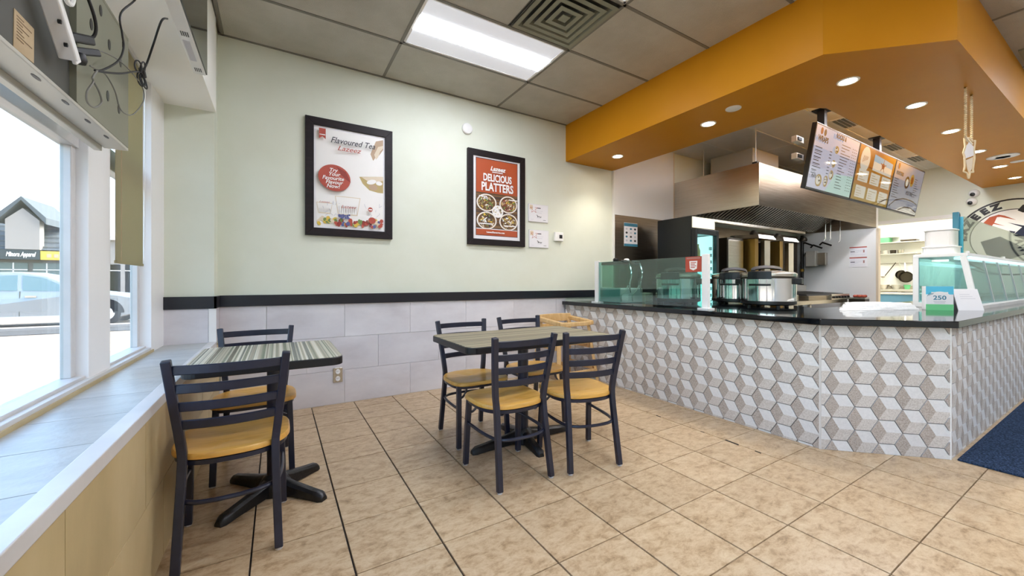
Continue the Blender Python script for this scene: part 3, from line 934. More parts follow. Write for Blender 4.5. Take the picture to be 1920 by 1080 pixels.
# --- platters poster
X, Z, Wd, Ht = 1.764, 1.524, .737, 1.047
fr = picture_frame('dark-framed orange poster of four food platters', X, Z, X + Wd, Z + Ht, .066)
P = Print((X, YB - .004, Z))
P.rect(.100, .105, .640, .965, M['print_dark'], 0)
P.rect(.106, .111, .634, .958, M['oprint'])
P.rect(.106, .178, .634, .585, M['woodprint'])
for k in range(9):
    z_ = .185 + .045 * k
    P.rect(.106, z_, .634, z_ + .006, M['print_dark'], P.k + (1 if k == 0 else 0))
P.rect(.106, .178, .634, .186, M['print_white'])
rr = random.Random(5)
def dish(cx, cy, a, b, cols):
    P.oval(cx, cy, a, b, M['print_white']); P.oval(cx, cy, a * .92, b * .92, M['beige']); P.oval(cx, cy, a * .86, b * .86, M['woodprint'])
    lay = P.k + 1
    for k in range(46):
        r, t = math.sqrt(rr.random()) * .76, rr.uniform(0, 2 * PI)
        P.oval(cx + a * r * math.cos(t), cy + b * r * math.sin(t), rr.uniform(.010, .022), rr.uniform(.004, .009), M[rr.choice(cols)], lay + k % 3, 8, rr.uniform(0, 3))
    P.k = lay + 3
dish(.235, .475, .125, .098, ['print_dark', 'yellow_print', 'green_print', 'print_white', 'skin', 'amber'])
dish(.515, .475, .118, .098, ['pink_print', 'yellow_print', 'red2', 'beige', 'skin', 'green_print'])
dish(.235, .275, .125, .098, ['print_dark', 'yellow_print', 'green_print', 'print_white', 'beige'])
dish(.515, .275, .122, .096, ['amber', 'yellow_print', 'print_dark', 'print_white', 'beige'])
P.oval(.372, .385, .072, .070, M['print_white']); 
for k in range(24):
    r, t = math.sqrt(rr.random()) * .055, rr.uniform(0, 2 * PI)
    P.oval(.372 + r * math.cos(t), .385 + r * math.sin(t), .010, .006, M[rr.choice(['beige', 'skin', 'grey_print', 'amber'])], P.k + 1 if k == 0 else P.k, 8, rr.uniform(0, 3))
P.k += 1
for x_, y_, w in ((.135, .535, .10), (.52, .525, .11), (.14, .232, .16), (.45, .225, .16)):
    P.rect(x_, y_, x_ + w, y_ + .012, M['print_white'], P.k)
P.build('print', fr)
P.text('Lazeez', .066, .37, .860, M['print_white'], fr, shear=.3, fit=.20, bold=.0022)
P.text('SHAWARMA', .018, .37, .822, M['print_white'], fr, fit=.14, bold=.001)
P.text('DELICIOUS', .112, .37, .752, M['print_white'], fr, fit=.365, bold=.0035)
P.text('PLATTERS', .128, .37, .648, M['print_white'], fr, fit=.41, bold=.004)
P.text('LazeezShawarma.com', .026, .345, .145, M['print_white'], fr, fit=.23, bold=.001)
PB = Print((X, YB - .004, Z))
# --- two plaques
for k, (z0, lb) in enumerate(((1.836, 'frosted award plaque with a star corner, upper of the two beside the orange poster'), (1.527, 'frosted award plaque with a star corner, lower of the two beside the thermostat'))):
    x0 = 2.561 + .008 * k
    pq = thing('award_plaque', lb, 'plaque', (x0, YB + .012, z0), 'award plaques by the thermostat')
    box((x0, YB + .012, z0), (x0 + .288, YB - .002, z0 + .213)).build('plate', M['frosted'], pq, bevel=.003)
    P = Print((x0, YB - .002, z0))
    P.rect(.004, .004, .284, .209, M['paper'], 0)
    P.rect(.014, .145, .06, .200, M['beige'], 1)
    st = [(.075 + (.055 if i % 2 == 0 else .022) * math.sin(PI * i / 5), .155 + (.055 if i % 2 == 0 else .022) * math.cos(PI * i / 5)) for i in range(11)]
    st = [p for p in st if p[0] > .005]
    P.line([p for p in st if p[1] < .208], .004, M['red'])
    P.rect(.125, .163, .175, .173, M['print_dark']); P.rect(.095, .132, .205, .135, M['grey_print']); P.rect(.11, .110, .19, .114, M['grey_print'])
    P.line([(.115, .085), (.135, .07), (.125, .06), (.155, .068), (.165, .058), (.185, .066)], .007, M['print_dark'])
    P.rect(.03, .025, .07, .028, M['grey_print']); P.rect(.21, .025, .25, .029, M['print_dark']); P.rect(.12, .045, .18, .048, M['grey_print'])
    P.build('print', pq)
# --- thermostat, smoke detector, socket
th = thing('thermostat', 'small white square thermostat with a dark display beside the plaques', 'thermostat', (3.0, YB, 1.62))
box((2.945, YB + .012, 1.622), (3.075, YB - .018, 1.732)).build('body', M['white'], th, bevel=.006)
box((3.010, YB - .0175, 1.655), (3.055, YB - .0205, 1.700)).build('display', M['black'], th)
sd = thing('smoke_detector', 'round white detector high on the green wall above the posters', 'detector', (1.765, YB, 2.778))
q = MB().lathe([(.058, 0), (.062, .012), (.055, .026), (.030, .034), (0.0005, .035)], (0, 0, 0), 28)
q.v = [(1.765 + x, YB + .012 - z, 2.778 + y) for x, y, z in q.v]
q.build('cover', M['white'], sd, smooth=True)
for k in range(6):
    a = PI / 3 * k
    box((1.765 + .05 * math.cos(a) - .007, YB - .008, 2.778 + .05 * math.sin(a) - .003), (1.765 + .05 * math.cos(a) + .007, YB - .0125, 2.778 + .05 * math.sin(a) + .003)).build('slot', M['grey_print'], sd)
so = thing('wall_socket', 'double power socket with a steel plate on the grey wall tiles', 'socket', (.47, YB, .26))
box((.432, YB, .198), (.512, YB - .008, .330)).build('cover_plate', M['steel'], so, bevel=.003)
for z in (.232, .296):
    q = MB().prism(ell(.472, z, .019, .023, 18), (0, 0, 0), (1, 0, 0), (0, 0, 1), (0, -1, 0), -(YB - .008), -(YB - .0105)).build('outlet_face', M['white'], so)
    for dx in (-.007, .007):
        box((.472 + dx - .0015, YB - .0104, z - .003), (.472 + dx + .0015, YB - .0112, z + .010)).build('slot', M['black'], q)

# ================================================================== CEILING THINGS
for k, (x, y) in enumerate(LIGHTS):
    lab = ['large rectangular lit ceiling light over the four-seat table', 'second rectangular ceiling light, its corner peeking in above the square air vent'] + ['rectangular ceiling light over the window aisle behind the camera', 'rectangular ceiling light over the window aisle near the rear wall', 'rectangular ceiling light facing the far part of the tiled counter', 'rectangular ceiling light facing the far counter, closer to the rear wall', 'rectangular ceiling light facing the angled counter corner', 'rectangular ceiling light facing the angled counter corner, by the rear wall', 'rectangular ceiling light at the logo end of the shop']
    l = thing('ceiling_light', lab[k], 'light', (x + .63, y + .31, ZC), 'rectangular ceiling lights')
    xa, xb, ya, yb = x + .012, x + PX - .012, y + .012, y + PY - .012
    MB().box((xa, ya, ZC), (xa + .02, yb, ZC + .019)).box((xb - .02, ya, ZC), (xb, yb, ZC + .019)).box((xa, ya, ZC), (xb, ya + .015, ZC + .019)).box((xa, yb - .015, ZC), (xb, yb, ZC + .019)).build('frame', M['white'], l)
    yy = (ya + .015, ya + .21, yb - .21, yb - .015)
    box((xa + .02, yy[0], ZC + .004), (xb - .02, yy[1], ZC + .012)).build('side_reflector', M['lens_dim'], l)
    box((xa + .02, yy[1], ZC - .002), (xb - .02, yy[2], ZC + .008)).build('diffuser', M['lens'], l)
    box((xa + .02, yy[2], ZC + .004), (xb - .02, yy[3], ZC + .012)).build('side_reflector', M['lens_dim'], l)
def air_vent(label, cx, cy, hw, m, ndx, z=ZC):
    v = thing('air_vent', label, 'vent', (cx, cy, z))
    for k in range(ndx):
        a = hw * (1 - .86 * k / ndx); b = a - hw * .5 / ndx
        zz0, zz1 = z + .016 - .002 * k, z - .012 - .002 * k
        q = MB()
        o_ = [(-a, -a), (a, -a), (a, a), (-a, a)]; i_ = [(-b, -b), (b, -b), (b, b), (-b, b)]
        vs = [(cx + x, cy + y, zz1) for x, y in o_] + [(cx + x, cy + y, zz1) for x, y in i_] + [(cx + x * .93, cy + y * .93, zz0) for x, y in i_] + [(cx + x * .98, cy + y * .98, zz1 + .004) for x, y in o_]
        fs = [(j, (j + 1) % 4, 4 + (j + 1) % 4, 4 + j) for j in range(4)] + [(4 + j, 4 + (j + 1) % 4, 8 + (j + 1) % 4, 8 + j) for j in range(4)] + [(8 + j, 8 + (j + 1) % 4, 12 + (j + 1) % 4, 12 + j) for j in range(4)]
        q.add(vs, fs).build('louvre', m, v)
    box((cx - hw * .12, cy - hw * .12, z - .018), (cx + hw * .12, cy + hw * .12, z - .012)).build('centre_plate', m, v)
    box((cx - hw, cy - hw, z + .0165), (cx + hw, cy + hw, z + .019)).build('backing', M['darkgrey'], v)
    return v
air_vent('large square air vent of nested louvres in the dark ceiling', 1.835, 2.30, .285, M['oldsteel'], 4)
box((1.55, 2.0, ZC), (1.555, 2.6, ZC + .01)).build('vent_edge_bar', M['ceilgrid'], ceiling)
air_vent('white square air vent in the pale kitchen ceiling behind the menu screens', 4.75, 2.45, .27, M['white_paint'], 3)
for k, x in enumerate((6.05, 7.75, 8.8)):
    v = thing('slot_vent', ['dark slot vent in the kitchen ceiling above the first menu screen', 'dark slot vent in the kitchen ceiling above the middle menu screen', 'dark slot vent in the kitchen ceiling above the last menu screen'][k], 'vent', (x, 2.0, ZC), 'slot vents behind the soffit')
    box((x - .22, 1.88, ZC - .012), (x + .22, 2.1, ZC + .004)).build('frame', M['white_paint'], v)
    for j in range(5):
        box((x - .19, 1.89 + .042 * j, ZC - .018), (x + .19, 1.918 + .042 * j, ZC - .012)).build('slat', M['darkgrey'], v)
rv = thing('ceiling_grille', 'dark square return grille in the ceiling beyond the orange soffit', 'vent', (5.75, .35, ZC))
box((5.43, .03, ZC - .016), (6.03, .63, ZC + .004)).build('frame', M['oldsteel'], rv)
for j in range(9):
    box((5.47, .07 + .058 * j, ZC - .024), (5.99, .095 + .058 * j, ZC - .016)).build('slat', M['black'], rv)

# recessed lights in the soffit
ORD = ['closest to the back wall', 'second from the back wall', 'at the angled corner of the soffit', 'first after the angled corner', 'second after the angled corner', 'next to the hanging ornament', 'beyond the white ceiling speaker', 'closest to the logo wall']
for k, (x, y) in enumerate([(3.541, 3.401), (3.561, 2.25), (3.712, 1.224), (4.722, 1.088), (5.843, 1.096), (7.016, 1.105), (8.186, 1.097), (9.256, 1.102)]):
    l = thing('recessed_light', 'small round recessed light in the orange soffit, ' + ORD[k], 'light', (x, y, 2.64), 'recessed soffit lights')
    MB().lathe([(.050, -.001), (.055, -.006), (.066, -.007), (.070, -.002), (.070, .0)], (x, y, 2.64), 32).build('trim_ring', M['white'], l, smooth=True)
    MB().lathe([(.0005, -.004), (.051, -.004), (.051, -.001)], (x, y, 2.64), 32).build('lens', M['can'], l)
    sp = bpy.data.lights.new('recessed_beam', 'SPOT')
    sp.energy = 16; sp.spot_size = math.radians(120); sp.spot_blend = .8; sp.color = (1, .93, .82); sp.shadow_soft_size = .05
    so_ = bpy.data.objects.new('recessed_beam', sp); COL.objects.link(so_); so_.parent = l; so_.location = (0, 0, -.012)
for x, y, r, lb in ((3.431, 1.935, .062, 'flat white sprinkler cover in the soffit between two recessed lights'), (8.014, .934, .06, 'small white sprinkler cover in the soffit near the logo wall')):
    q = MB().lathe([(r, 0), (r, -.006), (r * .94, -.009), (.0005, -.009)], (x, y, 2.64), 28).build('sprinkler_cover', M['white'], None, smooth=True)
    tag(q, lb, 'cover')
spk = thing('ceiling_speaker', 'round white speaker grille in the soffit beyond the hanging ornament', 'speaker', (7.55, .991, 2.64))
MB().lathe([(.13, 0), (.13, -.008), (.115, -.013)], (7.55, .991, 2.64), 36).build('rim', M['white'], spk, smooth=True)
MB().lathe([(.116, -.011), (.06, -.013), (.0005, -.013)], (7.55, .991, 2.64), 36).build('grille', M['kceil'], spk, smooth=True)
# hanging ornament
ho = thing('hanging_ornament', 'cream beaded ornament with a paper star hanging from the orange soffit', 'ornament', (4.73, .79, 2.64))
for k, (x, y, z1) in enumerate(((4.615, .789, 2.25), (4.85, .796, 2.235))):
    q = MB()
    n = 26
    for j in range(n):
        z = 2.64 - (2.64 - z1) * (j + .5) / n
        q.lathe([(.002, -.0075), (.009, -.003), (.009, .003), (.002, .0075)], (x, y, z), 6)
    q.build('bead_chain', M['bead'], ho, smooth=True)
    box((x - .012, y - .006, 2.628), (x + .012, y + .006, 2.64)).build('hook', M['brass'], ho)
SU = Vector((.55, -.835, 0)).normalized()
SN = SU.cross(Vector((0, 0, 1)))
SC_ = Vector((4.735, .79, 2.10))
outl = [(x * .62, y) for x, y in [(-.045, .17), (-.02, .14), (.0, .17), (.03, .135), (.055, .14), (.045, .07), (.05, .0), (.034, -.09), (.038, -.115), (.012, -.105), (-.004, -.16), (-.018, -.115), (-.05, -.10), (-.04, -.06), (-.042, .02), (-.055, .05), (-.035, .10)]]
q = MB()
for k in range(len(outl)):
    p0, p1 = outl[k], outl[(k + 1) % len(outl)]
    q.bar(SC_ + SU * p0[0] + Vector((0, 0, p0[1])), SC_ + SU * p1[0] + Vector((0, 0, p1[1])), .009, .009)
q.build('star_outline', M['bead'], ho)
MB().bar((4.615, .789, 2.25), (4.85, .796, 2.235), .012, .012).build('cross_bar', M['bead'], ho)
MB().prism([(-.028, .05), (-.012, .11), (.0, .13), (.025, .09), (.025, .02), (-.031, .0)], SC_, SU, (0, 0, 1), SN, -.003, .003).build('paper_centre', M['paper'], ho)
MB().prism([(-.019, -.01), (.022, .01), (.015, -.08), (.0, -.12), (-.012, -.07)], SC_, SU, (0, 0, 1), SN, -.003, .003).build('paper_tail', M['beige'], ho)

# ================================================================== KITCHEN
# exhaust hood along the back wall
hd = thing('exhaust_hood', 'long stainless steel exhaust hood over the cooking line', 'hood', (5.232, 2.627, 2.10))
HX0, HX1, HY0, HY1, HZ0, HZ1 = 5.236, 9.19, 2.627, YB - .02, 2.09, 2.632
box((HX0, HY0, HZ0), (HX0 + .012, HY1, HZ1)).build('end_panel', M['steel'], hd, bevel=.002)
box((HX0 + .012, HY0, HZ0), (HX1, HY0 + .012, HZ1)).build('front_panel', M['steelbrown'], hd, bevel=.002)
box((HX1 - .012, HY0 + .012, HZ0), (HX1, HY1, HZ1)).build('end_panel', M['steelbrown'], hd)
box((HX0 + .012, HY0 + .012, HZ1 - .012), (HX1 - .012, HY1, HZ1)).build('top_panel', M['greasy'], hd)
# baffle filters: a sloping bank of slats
for k in range(44):
    x = HX0 + .10 + k * .086
    MB().bar((x, HY0 + .30, HZ0 + .36), (x, HY1 - .32, HZ0 - .0), .040, .018).build('filter_slat', M['steel'], hd)
MB().hexa([(HX0 + .02, HY0 + .30, HZ0 + .40), (HX1 - .02, HY0 + .30, HZ0 + .40), (HX1 - .02, HY1 - .30, HZ0 + .03), (HX0 + .02, HY1 - .30, HZ0 + .03),
           (HX0 + .02, HY0 + .30, HZ0 + .42), (HX1 - .02, HY0 + .30, HZ0 + .42), (HX1 - .02, HY1 - .30, HZ0 + .05), (HX0 + .02, HY1 - .30, HZ0 + .05)]).build('filter_back', M['greasy'], hd)
box((HX0 + .02, HY1 - .34, HZ0 - .06), (HX1 - .5, HY1 - .28, HZ0 - .02)).build('grease_trough', M['steel'], hd)
for x, y in ((5.5, 3.55), (5.30, 2.70)):
    MB().bar((x, y, HZ1), (x, y, ZC), .008, .008).build('hanger_rod', M['galv'], hd)
    box((x - .03, y - .03, HZ1), (x + .03, y + .03, HZ1 + .03)).build('hanger_bracket', M['greasy'], hd)
for x in (8.15, 8.35, 8.75):
    MB().tube([(x, 3.0, HZ0 + .25), (x, 3.0, 1.86), (x, 3.02, 1.83)], .008, 8).build('nozzle_pipe', M['chrome'], hd, smooth=True)
du = thing('vent_duct', 'pale sheet metal duct rising from the top of the exhaust hood', 'duct', (6.3, 3.3, HZ1))
box((6.0, 3.1, HZ1 + .001), (6.75, 3.75, ZC - .006)).build('duct_sleeve', M['galv'], du)
box((5.95, 3.05, HZ1 + .001), (6.8, 3.8, HZ1 + .04)).build('flange', M['greasy'], du)
# tall black drinks fridge
fx0, fx1, fy0, fy1, fz = 4.58, 5.10, 3.07, 3.65, 1.97
fg = thing('drinks_fridge', 'tall black glass-door drinks fridge beneath the exhaust hood', 'fridge', (fx0, fy0, 0))
MB().box((fx0, fy0 + .06, .05), (fx0 + .03, fy1, fz)).box((fx1 - .03, fy0 + .06, .05), (fx1, fy1, fz)).box((fx0 + .03, fy1 - .03, .05), (fx1 - .03, fy1, fz)).box((fx0 + .03, fy0 + .06, fz - .22), (fx1 - .03, fy1 - .03, fz)).box((fx0 + .03, fy0 + .06, .05), (fx1 - .03, fy1 - .03, .35)).build('cabinet', M['fridge'], fg, bevel=.006)
box((fx0 + .035, fy1 - .05, .36), (fx1 - .035, fy1 - .035, fz - .23)).build('lit_interior', M['fridge_in'], fg)
box((fx0 + .02, fy0 + .045, fz - .15), (fx1 - .02, fy0 + .06, fz - .01)).build('header_panel', M['milk'], fg, bevel=.004)
MB().box((fx0, fy0, .36), (fx0 + .05, fy0 + .055, fz - .17)).box((fx1 - .05, fy0, .36), (fx1, fy0 + .055, fz - .17)).box((fx0 + .05, fy0, fz - .24), (fx1 - .05, fy0 + .055, fz - .17)).box((fx0 + .05, fy0, .36), (fx1 - .05, fy0 + .055, .42)).build('door_frame', M['fridge'], fg, bevel=.003)
box((fx0 + .05, fy0 + .02, .42), (fx1 - .05, fy0 + .028, fz - .24)).build('door_glass', M['caseglass'], fg)
box((fx1 - .036, fy0 + .07, .36), (fx1 - .031, fy1 - .05, fz - .23)).build('lit_side_liner', M['fridge_in'], fg)
box((fx0 + .031, fy0 + .07, .36), (fx0 + .036, fy1 - .05, fz - .23)).build('lit_side_liner', M['fridge_in'], fg)
for z in (.75, 1.08, 1.40):
    box((fx0 + .035, fy0 + .10, z), (fx1 - .035, fy1 - .05, z + .012)).build('shelf', M['white'], fg)
for k in range(12):
    box((fx1 - .085, fy0 + .065, .55 + .09 * k), (fx1 - .055, fy0 + .09, .595 + .09 * k)).build('shelf_clip', M['white'], fg)
for k in range(5):
    x = fx0 + .09 + .075 * k
    b = MB().lathe([(.028, 0), (.030, .01), (.030, .13), (.013, .18), (.013, .22), (.0005, .222)], (x, fy0 + .22, 1.413), 14).build('drink_bottle', M['bottle'], None, smooth=True)
    tag(b, 'amber drink bottle on the top shelf inside the black fridge', 'bottle', 'bottles inside the fridge')
# instruction poster on the splashback
po = thing('instruction_poster', 'white and teal instruction sheet on the steel splashback by the fridge', 'poster', (4.15, YB, 1.62))
box((4.15, YB - .012, 1.615), (4.42, YB - .015, 1.945)).build('sheet', M['paper'], po)
P = Print((4.15, YB - .015, 1.615))
P.rect(.0, .28, .27, .325, M['teal']); P.rect(0, .0, .27, .035, M['teal'], 1)
for i in range(3):
    for j in range(4):
        P.oval(.05 + .085 * i, .08 + .055 * j, .022, .015, M[('grey_print', 'teal', 'print_dark')[(i + j) % 3]], 1, 10)
P.build('print', po)

# rice warmers on the worktop
def rice_warmer(label, x, y, rz):
    c = thing('rice_warmer', label, 'rice cooker', (x, y, CT), 'steel rice warmers on the worktop')
    R_, H_ = .235, .33
    for k in range(4):
        a = PI / 4 + PI / 2 * k
        MB().lathe([(.018, 0), (.018, .03)], (R_ * .75 * math.cos(a), R_ * .75 * math.sin(a), 0), 10).build('foot', M['black'], c, loc=(0, 0, 0))
    MB().lathe([(.21, .02), (R_, .03), (R_, .06)], (0, 0, 0), 48).build('base_ring', M['black'], c, smooth=True, loc=(0, 0, 0))
    MB().lathe([(R_ - .004, .058), (R_ - .002, .06), (R_ - .002, .275), (R_ - .006, .277)], (0, 0, 0), 64).build('body', M['chrome'], c, smooth=True, loc=(0, 0, 0))
    MB().lathe([(R_ - .004, .275), (R_ - .001, .277), (R_ - .001, .292), (R_ - .004, .294)], (0, 0, 0), 64).build('band', M['darksteel'], c, smooth=True, loc=(0, 0, 0))
    MB().lathe([(R_ + .002, .292), (R_ + .004, .30), (R_ + .002, .322), (R_ - .02, .335), (.10, .352), (.0005, .354)], (0, 0, 0), 64).build('lid', M['steel'], c, smooth=True, loc=(0, 0, 0))
    MB().tube(smooth_path([(-.09, -.11, .345), (-.085, -.10, .372), (0, -.02, .388), (.085, .06, .372), (.09, .07, .345)], 5), 0, rect=(.034, .016)).build('lid_handle', M['black'], c, loc=(0, 0, 0))
    # front latch with badge
    q = MB()
    for a in range(9):
        t0, t1 = -PI / 2 - .42 + .84 * a / 9, -PI / 2 - .42 + .84 * (a + 1) / 9
        p = lambda t, r, z: (r * math.cos(t), r * math.sin(t), z)
        q.hexa([p(t0, R_ - .01, .268), p(t0, R_ + .016, .268), p(t1, R_ + .016, .268), p(t1, R_ - .01, .268), p(t0, R_ - .01, .345), p(t0, R_ + .010, .338), p(t1, R_ + .010, .338), p(t1, R_ - .01, .345)])
    q.build('latch', M['fridge'], c, loc=(0, 0, 0))
    q = MB()
    for a in range(9):
        t0, t1 = -PI / 2 - .40 + .80 * a / 9, -PI / 2 - .40 + .80 * (a + 1) / 9
        q.hexa([p(t0, R_ - .01, .205), p(t0, R_ + .002, .205), p(t1, R_ + .002, .205), p(t1, R_ - .01, .205), p(t0, R_ - .01, .224), p(t0, R_ + .002, .224), p(t1, R_ + .002, .224), p(t1, R_ - .01, .224)])
    q.build('name_strip', M['black'], c, loc=(0, 0, 0))
    for s in (-1, 1):
        MB().bar((s * (R_ - .01), 0, .25), (s * (R_ + .05), 0, .25), .07, .06).build('side_handle', M['black'], c, bevel=.008, loc=(0, 0, 0))
    c.rotation_euler = (0, 0, rz)
    return c
rice_warmer('steel rice warmer standing in the open beside the glass guard, biggest of the three', 4.147, 2.0, -1.42)
rice_warmer('steel rice warmer half hidden behind its open neighbour and the guard post', 4.42, 2.475, -1.3)
rice_warmer('steel rice warmer seen through the green glass guard', 3.87, 2.81, -1.3)
# glass guard with two white posts
gg = thing('glass_guard', 'green tinted glass guard with white posts on the worktop', 'glass guard', (3.25, 2.75, CT))
box((3.245, 2.10, CT + .012), (3.255, 3.42, 1.345)).build('glass_pane', M['guard'], gg)
for y in (2.075, 3.44):
    box((3.23, y - .028, CT), (3.27, y + .028, 1.36)).build('post', M['white'], gg, bevel=.003)
    box((3.20, y - .05, CT), (3.30, y + .05, CT + .012)).build('foot_plate', M['white'], gg)
sg = thing('red_notice', 'small red and white notice taped to the glass guard', 'notice', (3.24, 2.19, 1.2))
box((3.2425, 2.112, 1.205), (3.2448, 2.272, 1.345)).build('sheet', M['red'], sg)
P = Print((3.2425, 2.272, 1.205), (0, -1, 0), (0, 0, 1), (-1, 0, 0))
P.rect(.012, .118, .148, .134, M['pink_print']); P.shape([(.045, .03), (.08, .014), (.115, .03), (.12, .10), (.04, .10)], M['print_white'])
for k in range(4): P.rect(.052, .082 - .015 * k, .108 - .012 * (k % 2), .089 - .015 * k, M['red'], P.k + (1 if k == 0 else 0))
P.build('print', sg)
# juice dispenser with two bowls
jd = thing('juice_dispenser', 'two-bowl cold drink dispenser behind the glass guard near the green wall', 'dispenser', (3.5, 3.28, CT))
box((3.31, 3.14, CT), (3.68, 3.50, CT + .17)).build('base', M['frame'], jd, bevel=.01)
box((3.325, 3.13, CT + .03), (3.43, 3.14, CT + .10)).build('badge', M['white'], jd)
for x, capm in ((3.405, M['black']), (3.585, M['white'])):
    MB().prism(rrect(x - .078, 3.18, x + .078, 3.46, .03), (0, 0, 0), (1, 0, 0), (0, 1, 0), (0, 0, 1), CT + .18, CT + .44).build('bowl', M['juice'], jd)
    MB().prism(rrect(x - .082, 3.17, x + .082, 3.47, .03), (0, 0, 0), (1, 0, 0), (0, 1, 0), (0, 0, 1), CT + .44, CT + .475).build('lid', M['black'], jd, bevel=.006)
    MB().lathe([(.030, 0), (.033, .03), (.022, .045), (.0005, .047)], (x, 3.30, CT + .475), 16).build('motor_cap', capm, jd, smooth=True)
    MB().tube(smooth_path([(x + .07, 3.165, CT + .47), (x + .075, 3.13, CT + .33), (x + .05, 3.135, CT + .22), (x + .07, 3.14, CT + .12)], 6), .009, 8).build('tap_tube', M['chrome'], jd, smooth=True)
    MB().tube(smooth_path([(x - .08, 3.13, CT + .02), (x - .085, 3.13, CT + .09), (x - .02, 3.13, CT + .14), (x + .02, 3.13, CT + .20)], 6), .007, 8).build('drain_tube', M['galv'], jd, smooth=True)
    MB().bar((x + .02, 3.20, CT + .485), (x - .07, 3.07, CT + .462), .06, .022).build('tap_lever', M['black'], jd, bevel=.004)
bx_ = thing('printed_carton', 'small beige printed carton between the drink dispenser and a rice warmer', 'carton', (3.78, 3.2, CT))
box((3.72, 3.14, CT), (3.86, 3.26, CT + .11)).build('box', M['beige'], bx_, bevel=.003)
P = Print((3.72, 3.14, CT)); 
for k in range(5): P.rect(.01, .015 + .018 * k, .12 - .02 * (k % 2), .022 + .018 * k, M['skin'], 1)
P.build('print', bx_)

# shawarma grills
for k, x in enumerate((6.10, 6.84)):
    gk = thing('vertical_grill', ['vertical shawarma grill with steel side panels, closer to the fridge', 'vertical shawarma grill with steel side panels, closer to the control boxes'][k], 'grill', (x + .25, 3.3, .8), 'vertical grills under the hood')
    box((x, 3.05, .80), (x + .46, 3.55, .90)).build('drip_tray', M['steel'], gk, bevel=.006)
    box((x, 3.40, .90), (x + .46, 3.50, 1.76)).build('burner_back', M['greasy'], gk)
    box((x + .0, 3.12, .90), (x + .10, 3.40, 1.76)).build('side_shield', M['brass'], gk, bevel=.003)
    box((x + .20, 3.08, .90), (x + .36, 3.14, 1.74)).build('mirror_shield', M['steel'], gk, bevel=.003)
    MB().tube([(x + .28, 3.28, .90), (x + .28, 3.28, 1.92)], .010, 8).build('spit', M['chrome'], gk, smooth=True)
    MB().hexa([(x - .02, 3.05, 1.76), (x + .48, 3.05, 1.76), (x + .48, 3.5, 1.78), (x - .02, 3.5, 1.78), (x + .02, 3.08, 1.82), (x + .44, 3.08, 1.82), (x + .44, 3.5, 1.84), (x + .02, 3.5, 1.84)]).build('top_cover', M['steel'], gk)
    MB().lathe([(.05, 0), (.06, .03), (.03, .07), (.0005, .075)], (x + .28, 3.28, 1.845), 16).build('motor', M['darksteel'], gk, smooth=True)
st_ = thing('steel_cabinet', 'plain grey steel cabinet between the fridge and the shawarma grills', 'cabinet', (5.8, 3.3, 0))
box((5.60, 3.25, .05), (6.02, 3.80, 1.76)).build('carcass', M['darksteel'], st_, bevel=.004)
box((5.615, 3.238, .10), (6.005, 3.25, 1.73)).build('door', M['steel'], st_, bevel=.003)
# equipment stand and griddle
es = thing('equipment_stand', 'low steel stand carrying the grills and the griddle', 'stand', (7.4, 3.3, 0))
box((5.15, 2.98, .74), (5.58, 3.72, .80)).build('shelf_top', M['steel'], es)
box((6.04, 2.98, .74), (9.0, 3.72, .80)).build('shelf_top', M['steel'], es)
for x in (6.1, 7.6, 8.9):
    for y in (3.02, 3.68):
        MB().bar((x, y, 0), (x, y, .74), .04, .04).build('leg', M['galv'], es)
box((6.04, 3.0, .30), (9.0, 3.72, .33)).build('under_shelf', M['darksteel'], es)
gr = thing('flat_griddle', 'black flat-top griddle with a row of control knobs by the white partition', 'griddle', (8.3, 3.3, .8))
box((7.45, 2.97, .80), (8.95, 3.62, .88)).build('body', M['steelbrown'], gr, bevel=.005)
MB().hexa([(7.45, 2.99, .88), (8.95, 2.99, .88), (8.95, 3.62, .88), (7.45, 3.62, .88), (7.48, 3.02, .905), (8.92, 3.02, .905), (8.92, 3.6, .93), (7.48, 3.6, .93)]).build('plate', M['greasy'], gr)
box((8.20, 2.93, .80), (8.95, 2.97, .90)).build('control_panel', M['steel'], gr, bevel=.003)
for k in range(6):
    MB().bar((8.28 + .12 * k, 2.93, .845), (8.28 + .12 * k, 2.905, .845), .04, .04).build('knob', M['black'], gr, bevel=.008)
box((7.47, 3.6, .93), (8.93, 3.62, 1.05)).build('splash_back', M['steel'], gr)
rb = thing('red_pepper_tray', 'steel tray of red and orange food beside the griddle', 'tray', (9.05, 2.8, .82))
box((8.98, 2.72, .80), (9.18, 2.95, .83)).build('tray', M['steel'], rb, bevel=.003)
for k in range(9):
    q = MB().lathe([(.0005, -.025), (.022, -.012), (.025, .005), (.012, .024), (.0005, .026)], (9.02 + .06 * (k % 3), 2.76 + .06 * (k // 3), .852), 8)
    q.build('pepper', M[('red', 'oprint', 'red2')[k % 3]], rb, smooth=True)
box((8.98, 2.72, 0.0), (9.18, 2.95, .80)).build('pedestal', M['darksteel'], rb)
